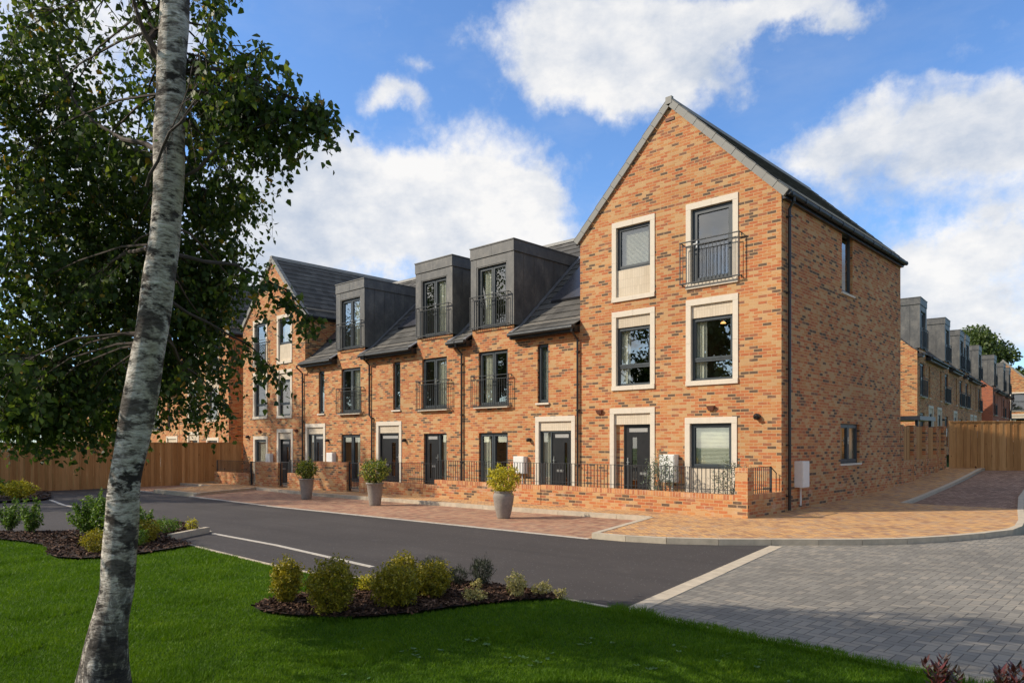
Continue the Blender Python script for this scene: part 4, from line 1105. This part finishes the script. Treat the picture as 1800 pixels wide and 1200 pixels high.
# ================================================================ plants
def bush(name, x, y, w, h, n, ls, mat, label, cat='shrub', group=None, z=None, shape='oval', stems=6, depth=None, droop=.1, aspect=.6, hollow=.35, spiky=False, seed=None):
    z0 = (zg(x, y)+RD+.04) if z is None else z
    root = empty(name, (x, y, z0), label, cat, group)
    rx = w/2; ry = (depth or w)/2
    q = rng.normal(size=(n, 3)); q /= np.linalg.norm(q, axis=1)[:, None]
    ph = rng.uniform(0, 6.28, 6)
    lump = 1+.13*np.sin(q[:, 0]*5+ph[0])*np.sin(q[:, 1]*5+ph[1])+.12*np.sin(q[:, 2]*7+q[:, 0]*6+ph[2])+.10*np.sin(q[:, 1]*11+q[:, 2]*9+ph[3])
    rad = lump*(.35+.65*rng.random(n)**hollow)
    wide = 1.0 if shape == 'oval' else .8
    low = np.where(q[:, 2] < 0, 1+.25*q[:, 2], 1)
    pos = np.stack([q[:, 0]*rx*rad*low*wide, q[:, 1]*ry*rad*low*wide, h*(.50+.49*q[:, 2]*rad)], 1)
    # sprouts that stand out of the outline
    ns = max(4, n//160); sd = rng.normal(size=(ns, 3)); sd[:, 2] = np.abs(sd[:, 2])+.2; sd /= np.linalg.norm(sd, axis=1)[:, None]
    m = min(n//4, ns*14); k = rng.integers(0, ns, m); t_ = rng.random(m)[:, None]
    pos[:m] = np.stack([sd[k, 0]*rx, sd[k, 1]*ry, h*.5+sd[k, 2]*h*.46], 1)*(.85+.38*t_)+rng.normal(size=(m, 3))*.006*(1+h)
    cl = np.stack([sd[:, 0]*rx*.8, sd[:, 1]*ry*.8, h*.5+sd[:, 2]*h*.4, np.ones(ns)], 1); nc = ns
    pos[:, 2] = np.maximum(pos[:, 2], .01)
    pos += np.array([x, y, z0])
    if spiky: v, f = leaves(pos, np.full(n, ls), aspect, -1.2, 0)
    else: v, f = leaves(pos, np.full(n, ls), aspect, droop, .5)
    raw_mesh('foliage', v, f, 4, mat, root)
    sm = MB()
    for k in range(stems):
        c_ = cl[k % nc]; sm.tube([(x+random.uniform(-.02,.02), y+random.uniform(-.02,.02), z0-.03), (x+c_[0]*.5, y+c_[1]*.5, z0+c_[2]*.6), (x+c_[0], y+c_[1], z0+c_[2])], [.008*max(1, h), .006*max(1, h), .003], 5)
    sm.build('stems', M['twig'], root)
    return root
def leggy(x, y, w, h, ns, ls, mat, label, group, name='green_shrub'):
    z0 = zg(x, y)+RD+.04; root = empty(name, (x, y, z0), label, 'shrub', group)
    st = MB(); pos = []
    for k in range(ns):
        a = rng.uniform(0, 6.28); r_ = w/2*math.sqrt(rng.random()); hh = h*(1-.45*(r_/(w/2+1e-6))**2)*rng.uniform(.6, 1.05)
        b = Vector((x+rng.normal()*.03, y+rng.normal()*.03, z0-.02)); t_ = Vector((x+math.cos(a)*r_, y+math.sin(a)*r_, z0+hh)); m_ = b.lerp(t_, .5)+Vector((math.cos(a), math.sin(a), 0))*.12*r_
        st.tube([b, m_, t_], [.006, .004, .002], 4)
        nl = int(hh/.016)
        for j in range(nl):
            q = .18+.82*j/nl; p = b.lerp(m_, q*2) if q < .5 else m_.lerp(t_, q*2-1)
            for _ in range(2): pos.append((p+Vector(rng.normal(size=3)*(.010+.012*(1-q))))[:])
    st.build('stems', M['twig'], root)
    v, f = leaves(np.array(pos), np.full(len(pos), ls), .5, -.25, .8); raw_mesh('foliage', v, f, 4, mat, root)
GB = 'golden shrubs of the small lawn bed'
bush('golden_shrub', -6.98, 3.92, .32, .46, 3600, .028, M['gold_leaf'], 'small upright golden shrub at the left end of the lawn bed', group=GB)
bush('golden_shrub', -6.25, 4.00, .48, .53, 6500, .028, M['gold_leaf'], 'largest rounded golden shrub, second from the left in the lawn bed', group=GB)
bush('golden_shrub', -6.00, 4.60, .50, .43, 6000, .028, M['gold_leaf'], 'rounded golden shrub in the middle of the lawn bed', group=GB)
bush('golden_shrub', -6.45, 5.05, .38, .44, 3400, .028, M['gold_leaf'], 'golden shrub behind the middle one, at the asphalt edge', group=GB)
bush('golden_shrub', -6.05, 5.16, .38, .40, 4200, .028, M['gold_leaf'], 'golden shrub right of the middle, half hiding a dark one', group=GB)
bush('golden_shrub', -6.88, 4.86, .26, .19, 1000, .022, M['yellow_leaf'], 'low bright yellow shrub between two golden ones', group=GB)
DB = 'dark feathery shrubs at the asphalt edge'
bush('dark_shrub', -6.62, 5.62, .34, .33, 1500, .045, M['dark_leaf'], 'dark feathery shrub behind the golden shrubs', group=DB, aspect=.14, spiky=True)
bush('dark_shrub', -6.36, 5.80, .24, .22, 900, .04, M['dark_leaf'], 'smallest dark feathery shrub, by the mulch', group=DB, aspect=.14, spiky=True)
bush('dark_shrub', -6.15, 5.98, .28, .32, 1300, .05, M['dark_leaf'], 'dark feathery shrub standing alone against the asphalt', group=DB, aspect=.14, spiky=True)
PB = 'pale variegated plants at the right of the lawn bed'
bush('pale_plant', -5.40, 5.78, .22, .28, 900, .026, M['pale_leaf'], 'tallest pale cream-yellow plant of the lawn bed', group=PB)
bush('pale_plant', -5.62, 5.36, .26, .14, 700, .024, M['pale_leaf'], 'low pale plant at the front of the mulch', group=PB)
bush('pale_plant', -5.28, 6.06, .22, .15, 600, .024, M['pale_leaf'], 'low pale plant near the tip of the lawn bed', group=PB)
bush('pale_plant', -5.06, 6.12, .13, .10, 260, .022, M['pale_leaf'], 'tiny pale plant at the very tip of the lawn bed', group=PB)
bush('pale_plant', -6.05, 5.80, .12, .11, 250, .022, M['pale_leaf'], 'little pale plant at the foot of the lone dark shrub', group=PB)
LB = 'shrubs of the long bed at the left'
leggy(-16.6, 3.85, .46, .82, 18, .062, M['green_leaf'], 'slender light green shrub, leftmost whole one by the lawn', LB)
leggy(-17.75, 3.75, .6, .75, 22, .06, M['green_leaf'], 'light green shrub cut by the left edge of the photo', LB)
leggy(-15.0, 4.5, 1.0, .86, 70, .060, M['green_leaf'], 'broad light green shrub left of the birch trunk', LB)
leggy(-14.2, 4.6, .9, .95, 66, .060, M['green_leaf'], 'upright light green shrub close left of the birch trunk', LB)
leggy(-14.3, 4.4, .14, 1.15, 4, .050, M['green_leaf'], 'tall thin green shoot left of the birch trunk', LB)
leggy(-13.5, 4.6, .9, .84, 60, .060, M['green_leaf'], 'green shrub just left of the birch trunk', LB)
bush('golden_shrub', -12.55, 3.80, .45, .38, 2200, .03, M['gold_leaf'], 'dull golden shrub at the lawn corner left of the birch trunk', group=LB)
bush('golden_shrub', -13.15, 4.75, .42, .42, 2000, .032, M['gold_leaf'], 'orange-green shrub just right of the birch trunk', group=LB)
bush('golden_shrub', -12.85, 4.45, .40, .34, 1400, .03, M['green_leaf'], 'low mixed green shrub partly behind the birch trunk', group=LB)
bush('pale_plant', -14.5, 5.6, .55, .30, 1400, .032, M['green_leaf'], 'low grey-green plant inside the raised kerb corner', group=LB)
bush('pale_plant', -14.3, 6.0, .22, .28, 500, .03, M['yellow_leaf'], 'small yellow plant at the raised kerb corner', group=LB)
FBG = 'bright shrubs before the left timber fence'
bush('bright_shrub', -28.6, 6.3, 1.0, .62, 1200, .09, M['yellow_leaf'], 'lime yellow shrub before the left timber fence', group=FBG)
bush('bright_shrub', -29.6, 5.6, 1.2, .75, 1400, .09, M['green_leaf'], 'green shrub before the left timber fence', group=FBG)
bush('bright_shrub', -30.2, 4.6, 1.2, .60, 1200, .09, M['yellow_leaf'], 'lime shrub at the left photo edge before the fence', group=FBG)
# red-tipped sprigs in the lower right corner
def sprig(x, y, hmax, n, label):
    z0 = zg(x, y)+RD; root = empty('red_tipped_shrub', (x, y, z0), label, 'shrub', 'red-tipped shrubs in the lower right corner')
    st = MB(); P = []
    for k in range(n):
        a = random.uniform(0, 6.28); r_ = random.uniform(.02, .15); hh = hmax*random.uniform(.72, 1.0)
        tip = Vector((x+math.cos(a)*r_, y+math.sin(a)*r_, z0+hh)); b = Vector((x+math.cos(a)*.02, y+math.sin(a)*.02, z0))
        st.tube([b, b.lerp(tip, .5)+Vector((0,0,.02)), tip], [.004, .003, .002], 5)
        for j in range(16): P.append((b.lerp(tip, .35+.65*j/15)+Vector((0,0,.01)), a+j*2.4, .3+.7*j/15))
    st.build('stems', M['red_leaf'], root)
    v = []; 
    for p, a, e in P:
        d = Vector((math.cos(a), math.sin(a), .4+.9*e*random.uniform(.4,1.2))).normalized(); s_ = Vector((-math.sin(a), math.cos(a), 0)); L = random.uniform(.055, .085); w = L*.17; nn = s_.cross(d)
        v += [p, p+d*L*.45+s_*w+nn*.006, p+d*L-nn*.004, p+d*L*.45-s_*w+nn*.006]
    raw_mesh('foliage', np.array([tuple(q) for q in v]), np.arange(len(v)), 4, M['red_leaf'], root)
sprig(-1.22, 5.40, .30, 9, 'red-tipped dark shrub at the lower edge, left of the corner one')
sprig(-.94, 5.62, .29, 9, 'red-tipped dark shrub in the very corner of the photo')

# pots
def pot(x, y, r, h, label, plant, pl_label, pr, ph, style):
    z0 = zg(x, y)+RD+.006
    root = empty('plant_pot', (x, y, z0), label, 'plant pot', 'tall stone-coloured pots beside the road')
    if style == 'cone': prof = [(0,0),(r*.62,0),(r*.64,.02),(r*.80,h*.5),(r*.93,h*.92),(r*.95,h*.93),(r*1.03,h*.94),(r*1.04,h),(r*.93,h),(r*.90,h*.9),(0,h*.9)]
    else: prof = [(0,0),(r*.62,0),(r*.64,.02),(r*.80,h*.25),(r*.98,h*.6),(r*1.04,h*.80),(r*.98,h*.90),(r*.86,h*.94),(r*.93,h*.96),(r*.95,h),(r*.84,h),(r*.80,h*.9),(0,h*.9)]
    mb = MB(); mb.lathe(x, y, [(a, z0+b) for a, b in prof], 36); mb.build('pot_body', M['pot'], root, smooth=True)
    mb = MB(); mb.lathe(x, y, [(0, z0+h*.915), (r*.85, z0+h*.905)], 24); mb.build('soil', M['soil'], root)
    return bush('potted_shrub', x, y, pr, ph, 1500, .075, plant, pl_label, 'potted plant', 'leafy shrubs in the pots', z=z0+h*.9, stems=7, aspect=.42, droop=-.2)
pot(-11.81, 12.20, .235, .64, 'nearest pot, rounded and weathered, with yellow plant', M['yellow_leaf'], 'bright yellow leafy shrub in the nearest pot', .78, .62, 'urn')
pot(-17.32, 12.54, .255, .66, 'middle tapered grey pot beside the road', M['pot_leaf'], 'yellow-green spotted shrub in the middle pot', .80, .72, 'cone')
pot(-21.18, 12.62, .245, .68, 'farthest tapered grey pot beside the road', M['pot_leaf'], 'dark green spotted shrub in the farthest pot', .66, .62, 'cone')
bush('silver_shrub', -9.95, 16.05, .80, 1.22, 1300, .075, M['silver_leaf'], 'silver-green shrub before a white meter box beside the front door', z=.02, aspect=.28, droop=-.3, stems=8)
bush('silver_shrub', -7.75, 15.5, .85, 1.18, 1000, .07, M['silver_leaf'], 'sprawling silver-green shrub behind the corner pier', z=.02, aspect=.28, droop=-.3, stems=8, hollow=.5)
mb = MB(); mb.box(-10.24,-9.80,16.44,16.655,.55,1.27); mb.box(-10.22,-9.82,16.43,16.44,.57,1.25); mb.tube([(-9.95,16.6,.55),(-9.95,16.6,0)], .02, 8); mb.build('meter_box', M['white'], gr, fixn=True)

# ================================================================ birch
def tree_tubes(mb, pts, rs, n=10): mb.tube(pts, rs, n)
br = empty('birch_tree', (-5.43, 1.67, -.14), 'leaning white-barked birch on the lawn at the left, leaves filling the corner', 'tree')
TR = [(-5.432,1.663,-.30,.215),(-5.427,1.667,-.14,.178),(-5.416,1.678,.08,.150),(-5.39,1.702,.345,.132),(-5.342,1.747,.627,.117),(-5.328,1.76,.996,.112),(-5.306,1.782,1.368,.110),(-5.252,1.832,1.739,.112),(-5.219,1.864,2.022,.113),(-5.185,1.896,2.282,.110),(-5.159,1.92,2.542,.104),(-5.131,1.947,2.797,.100),(-5.109,1.968,3.057,.099),(-5.092,1.984,3.316,.099),(-5.086,1.989,3.832,.099),(-5.075,2.0,4.219,.097),(-5.061,2.013,4.607,.095),(-5.03,2.05,5.4,.085),(-5.1,2.1,6.4,.065),(-5.0,2.2,7.6,.04),(-5.05,2.2,8.8,.015)]
# smooth interpolation + lumps
def trunk_mesh():
    P = np.array(TR); t = np.arange(len(P)); tt = np.linspace(0, len(P)-1, 150)
    Q = np.stack([np.interp(tt, t, P[:, k]) for k in range(4)], 1)
    ker = np.array([1,2,3,2,1])/9
    for k in range(4): Q[2:-2, k] = np.convolve(Q[:, k], ker, 'valid')
    n = 40; verts = []; ph = rng.uniform(0, 6.28, 6)
    for (x, y, z, r) in Q:
        for j in range(n):
            a = 2*math.pi*j/n
            fl_ = .22*max(0, .45-z)**1.5*(1+.5*math.sin(3*a+ph[5]))
            rr_ = r*.95*(1+fl_+.035*math.sin(z*7+ph[0]))*(1+.035*math.sin(2*a+ph[0]+z*1.3)+.02*math.sin(3*a+ph[1]-z*2.1)+.012*math.sin(5*a+z*9+ph[2])+.02*math.sin(z*13+ph[3])*math.sin(a+ph[4]))
            if z < .4: rr_ *= 1+.10*max(0, (.4-z))*math.sin(4*a+ph[5])
            verts.append((x+rr_*math.cos(a), y+rr_*math.sin(a), z))
    f = []
    for i in range(len(Q)-1):
        for j in range(n): f += [i*n+j, i*n+(j+1) % n, (i+1)*n+(j+1) % n, (i+1)*n+j]
    o = raw_mesh('trunk', np.array(verts), np.array(f), 4, M['birch'], br, smooth=True)
trunk_mesh()
def W3(r, z, dpt):
    """tree frame: r metres right and dpt metres beyond the trunk, as seen along the path to the houses"""
    bx, by = -5.18, 1.90
    return Vector((bx+RX*r+FX*dpt, by+RY*r+FY*dpt, z))
limb = MB(); limbs = []
def add_limb(pts, r0, r1, n=7):
    P = [W3(*p) for p in pts]; out = []
    # a little wobble
    for a, b in zip(P, P[1:]):
        for k in range(4):
            q = a.lerp(b, k/4)
            if k: q = q+Vector((random.uniform(-1,1), random.uniform(-1,1), random.uniform(-1,1)))*.02
            out.append(q)
    out.append(P[-1]); rs = [r0+(r1-r0)*(k/(len(out)-1)) for k in range(len(out))]
    limb.tube(out, [q*.72 for q in rs], n); limbs.append(out)
add_limb([(.08,4.15,.05),(-.05,4.35,.1),(-.12,4.6,.25),(-.35,5.1,.4),(-.9,5.6,.8)], .045, .015)
add_limb([(.05,4.2,.05),(-.10,4.55,-.02),(-.20,5.2,-.2)], .028, .010)
add_limb([(.08,3.42,.05),(-.22,3.72,.4),(-.60,3.95,.8),(-1.4,4.1,1.3)], .032, .008)
add_limb([(.05,3.62,.05),(-.35,3.78,.3),(-.85,4.15,.6),(-1.2,4.7,.9)], .030, .008)
add_limb([(.02,3.30,-.10),(.22,3.62,-.2),(.47,3.92,-.25),(.85,4.2,-.2)], .016, .004)
add_limb([(.22,3.62,-.2),(.45,4.15,-.25),(.6,4.5,-.3)], .007, .003, 5)
add_limb([(.10,3.3,.05),(.42,3.66,.12),(.85,3.92,.2),(1.14,3.97,.25)], .018, .003)
add_limb([(.10,2.9,.1),(.35,2.95,.6),(.60,2.85,1.0),(.80,2.6,1.3)], .022, .005)
add_limb([(.05,2.6,.1),(.3,2.4,.9),(.5,2.15,1.3)], .018, .005)
add_limb([(.0,2.95,.1),(-.45,3.05,.6),(-1.0,2.95,1.0),(-1.6,2.6,1.2)], .030, .006)
add_limb([(.0,2.6,.1),(-.5,2.6,.9),(-1.1,2.35,1.4),(-1.7,1.95,1.6)], .026, .006)
add_limb([(.0,2.4,.1),(-.2,2.2,1.0),(-.2,1.95,1.8)], .020, .005)
add_limb([(.05,5.2,.1),(.5,5.9,.5),(1.0,6.3,.8)], .035, .008)
add_limb([(.05,5.4,.1),(-.7,5.9,.8),(-1.6,6.0,1.3)], .035, .008)
add_limb([(.05,5.9,.1),(.4,6.6,-.6),(.8,7.0,-1.0)], .030, .006)
add_limb([(.0,5.0,.1),(-.9,5.4,-.7),(-1.8,5.2,-1.2)], .035, .008)

# leafy masses: (r, z, depth, radii r/z/depth, share)
def px(x, y, Z):
    """crown measured from the photo at distance Z -> tree frame"""
    return ((x-900)/1275*Z-(-2.36), 1.6+(776-y)/1275*Z, Z-4.94)
crown = []
def mass(x, y, Z, rx, ry, rd, n, dense=1.0):
    y -= 14 if Z < 5.6 and x > 300 else 0
    r_, z_, d_ = px(x, y, Z); crown.append((r_, z_, d_, rx/1275*Z, ry/1275*Z, rd, n))
mass(70, 90, 6.0, 120, 130, .9, 1360)
mass(180, 60, 6.4, 100, 110, .8, 880)
mass(40, 330, 6.0, 120, 150, .9, 2320)
mass(170, 360, 6.6, 110, 120, .8, 2000)
mass(60, 560, 6.2, 130, 140, .9, 3360)
mass(185, 560, 7.0, 110, 140, .9, 3360)
mass(90, 690, 6.4, 150, 75, .8, 2080)
mass(220, 700, 7.4, 80, 70, .6, 1200)
mass(255, 330, 7.0, 90, 110, .6, 1760)
mass(250, 500, 7.2, 90, 130, .6, 2080)
mass(345, 560, 7.0, 72, 105, .6, 2320)
mass(385, 610, 7.2, 45, 75, .5, 800)
mass(330, 665, 7.2, 60, 60, .5, 800)
mass(350, 440, 6.8, 75, 80, .6, 1520)
mass(395, 470, 7.0, 42, 60, .4, 495)
mass(375, 340, 6.4, 70, 55, .5, 640)
mass(345, 230, 5.8, 60, 60, .5, 360)
mass(420, 215, 5.4, 85, 38, .4, 360)
mass(480, 240, 5.3, 70, 28, .3, 324)
mass(560, 228, 5.2, 50, 14, .2, 99)
mass(490, 290, 5.4, 45, 28, .3, 117)
mass(420, 160, 5.3, 60, 30, .3, 144)
mass(440, 370, 6.6, 50, 30, .4, 198)
mass(450, 540, 7.2, 25, 28, .3, 72)
mass(370, 735, 7.2, 55, 20, .3, 117)
mass(410, -5, 5.6, 50, 20, .2, 63)
mass(350, 15, 5.8, 45, 30, .3, 90)
mass(120, 230, 6.4, 130, 60, .8, 1200)
mass(300, 130, 6.4, 60, 70, .5, 315)
mass(30, 730, 6.2, 80, 45, .5, 700)
mass(60, 250, 6.2, 110, 90, .8, 700)
mass(20, 690, 4.8, 60, 60, .3, 270)
mass(60, 745, 6.6, 110, 35, .5, 640)
mass(150, 760, 7.0, 70, 28, .4, 378)
mass(215, 765, 7.2, 40, 25, .3, 180)
mass(330, 270, 6.2, 60, 70, .4, 405)
mass(350, 140, 6.0, 45, 50, .3, 180)
mass(460, 205, 5.3, 55, 30, .25, 342)
mass(530, 215, 5.2, 55, 22, .2, 234)
mass(600, 235, 5.2, 28, 7, .06, 36)
mass(500, 270, 5.3, 60, 30, .25, 153)
mass(380, 190, 5.5, 55, 50, .3, 198)
mass(470, 150, 5.25, 45, 22, .2, 117)
mass(430, 330, 6.0, 50, 30, .3, 234)
mass(395, 395, 6.6, 60, 30, .4, 378)
# the crown above and outside the picture
crown += [(-1.2,5.6,.6,1.5,.8,1.4,1100), (.4,6.7,.2,1.1,.8,1.3,1000), (-.4,7.2,.2,1.1,.9,1.1,800), (-2.6,4.3,.4,.9,1.1,1.3,900), (-2.5,2.7,.4,.7,.8,1.0,700), (0,8.3,.1,.6,.6,.6,500), (.9,6.5,.9,.7,.4,.8,700)]
def crown_mesh(parent, crown, mat, ls, strings=True, W=W3, hang=.34, name='foliage', thin=None, along=()):
    pos = []; tw = MB()
    for (r_, z_, d_, a, b, c, n) in crown:
        ns = max(6, int(n*1.45)//11)
        cc = []
        for _ in range(max(4, ns//14)):                # knots of twigs, so that gaps stay between them
            q = rng.normal(size=3); q /= np.linalg.norm(q); q *= rng.random()**.5*.9; cc.append((q[0]*a, q[1]*b, q[2]*c))
        for k in range(ns):
            o = cc[rng.integers(len(cc))]; sc_ = rng.normal(size=3)*np.array([a, b, c])*.26
            top = W(r_+o[0]+sc_[0], z_+o[1]+sc_[1]+hang*.3, d_+o[2]+sc_[2])
            ln = hang*rng.uniform(.5, 1.3); dr = Vector((rng.normal()*.45, rng.normal()*.45, -1)).normalized()
            if rng.random() < .30: dr = Vector((rng.normal(), rng.normal(), -.15)).normalized()
            m = 11
            for j in range(m):
                p = top+dr*ln*(j+.5)/m+Vector(rng.normal(size=3)*.018); pos.append(p[:])
            if k % 2 == 0: tw.tube([top, top+dr*ln*.95], [.0028, .0012], 3, caps=False)
    for P in along:
        for k in range(len(P)-1):
            if k < len(P)*.30: continue
            for _ in range(5):
                top = P[k].lerp(P[k+1], random.random())+Vector(rng.normal(size=3)*.03); ln = hang*rng.uniform(.3, 1.1)
                dr = Vector((rng.normal()*.6, rng.normal()*.6, -.8)).normalized()
                for j in range(9): pos.append((top+dr*ln*(j+.3)/9+Vector(rng.normal(size=3)*.02))[:])
                tw.tube([top, top+dr*ln*.95], [.0022, .001], 3, caps=False)
    pos = np.array(pos)
    if thin is not None: pos = pos[thin(pos)]
    v, f = leaves(pos, np.full(len(pos), ls), .78, .75, .25, six=True)
    raw_mesh(name, v, f, 6, mat, parent); tw.build('twigs', M['twig'], parent)
def keep(p):
    """no leaf between the trunk and the path in front of it below the boughs"""
    rel = p[:, :2]-np.array([-5.18, 1.90]); r_ = rel@np.array([RX, RY]); d_ = rel@np.array([FX, FY])
    near = (np.abs(r_-.12) < .34) & (d_ < .15) & (p[:, 2] < 4.6)
    return ~(near & (rng.random(len(p)) > .05))
crown_mesh(br, crown, M['birch_leaf'], .053, thin=keep, along=limbs)
# fine boughs that carry the masses
for (r_, z_, d_, a, b, c, n) in crown[:-7]:
    zt = min(4.8, z_+.25+abs(r_)*.1)
    s_ = (.08, max(2.3, min(4.7, zt-.1)), .08)
    mid = (r_*.5, (s_[1]+z_)*.5+.18, d_*.5)
    P = [W3(*s_), W3(*mid), W3(r_, z_+b*.3, d_)]; P = [P[0], P[0].lerp(P[1], .5)+Vector((0,0,.04)), P[1], P[1].lerp(P[2], .5)+Vector((0,0,.03)), P[2]]
    limb.tube(P, [.011, .009, .007, .005, .003], 5)
    for q in range(5):
        e = W3(r_+random.uniform(-1,1)*a*.9, z_+random.uniform(-1,1)*b*.8, d_+random.uniform(-1,1)*c*.8); limb.tube([P[-2], P[-2].lerp(e, .5)+Vector((0,0,.06)), e], [.004, .003, .0015], 4)
limb.build('boughs', M['twig'], br)

def tree(x, y, h, cr, n, ls, label, group, mat='tree_leaf', z0=None, ch=None):
    z0 = zg(x, y)-.1 if z0 is None else z0
    root = empty('broadleaf_tree', (x, y, z0), label, 'tree', group)
    tk = MB(); r0 = h*.022; pts = [(x, y, z0-.2)]
    for k in range(1, 7): pts.append((x+random.uniform(-.03,.03)*h*.3, y+random.uniform(-.03,.03)*h*.3, z0+h*.85*k/6))
    tk.tube(pts, [r0*(1-.13*k) for k in range(7)], 10)
    cl = []
    for k in range(34):
        a = random.uniform(0, 6.28); e = random.random(); zz = .32+.66*e; rr_ = cr*math.sin(math.pi*min(.98, max(.12, (zz-.22)/.82)))**.7*random.uniform(.25, 1)
        cx, cy, cz = x+math.cos(a)*rr_, y+math.sin(a)*rr_, z0+zz*h; cl.append((cx, cy, cz, random.uniform(.6, 1.2)))
        if k < 22:
            b = Vector(pts[min(5, max(2, int(zz*6)-1))]); e_ = Vector((cx, cy, cz)); tk.tube([b, b.lerp(e_, .5)+Vector((0,0,h*.01)), e_], [r0*.35, r0*.22, r0*.08], 5)
    tk.build('trunk', M['trunk_bark'], root)
    cl = np.array(cl); pk = rng.integers(0, len(cl), n); q = rng.normal(size=(n, 3)); q /= np.linalg.norm(q, axis=1)[:, None]
    pos = cl[pk, :3]+q*(rng.random(n)**.45)[:, None]*np.array([cr*.36, cr*.36, cr*.27])*cl[pk, 3][:, None]
    v, f = leaves(pos, np.full(n, ls), .8, .3, .4); raw_mesh('crown', v, f, 4, M[mat], root)
    return root
tree(-21.6, 117.5, 16.8, 5.4, 20000, .36, 'round green tree rising behind the distant terrace', 'trees far beyond the lane', z0=0)
tree(-9.5, 130.0, 13.0, 5.0, 16000, .36, 'lower green tree at the right photo edge beyond the gable', 'trees far beyond the lane', z0=0)
def shade_tree(x, y, h, cr, n, label, ls=.16):
    tree(x, y, h, cr, n, ls, label, 'trees standing outside the photo, across from the houses')
shade_tree(-40.3, -1.2, 17.6, 4.4, 9000, 'broad tree behind the left timber fence, outside the photo', .2)
shade_tree(-44.6, .6, 18.0, 4.4, 9000, 'tallest broad tree behind the left timber fence, outside the photo', .2)
shade_tree(-36.2, -2.9, 17.4, 4.0, 8000, 'broad tree at the end of the left fence, outside the photo', .2)
for i, (x, y, h, cr) in enumerate(((-33,-20,15.5,5.5),(-41,-15,15.5,5.5),(-28,-15,13.5,4.2),(-24,-27,16,5.5),(-50,-11,14,5),(-16,-32,16,5.5),(-58,-8,12,5),(-8,-36,12,5),(2,-38,11,5),(-29,-33,13,6),(-48,-24,13,6),(24,10,9,4.5),(28,22,9,4.5),(30,34,9,5))):
    tree(x, y, h, cr, 9000, .36, 'round tree of the belt across from the houses, outside the photo', 'tree belt across from the houses')
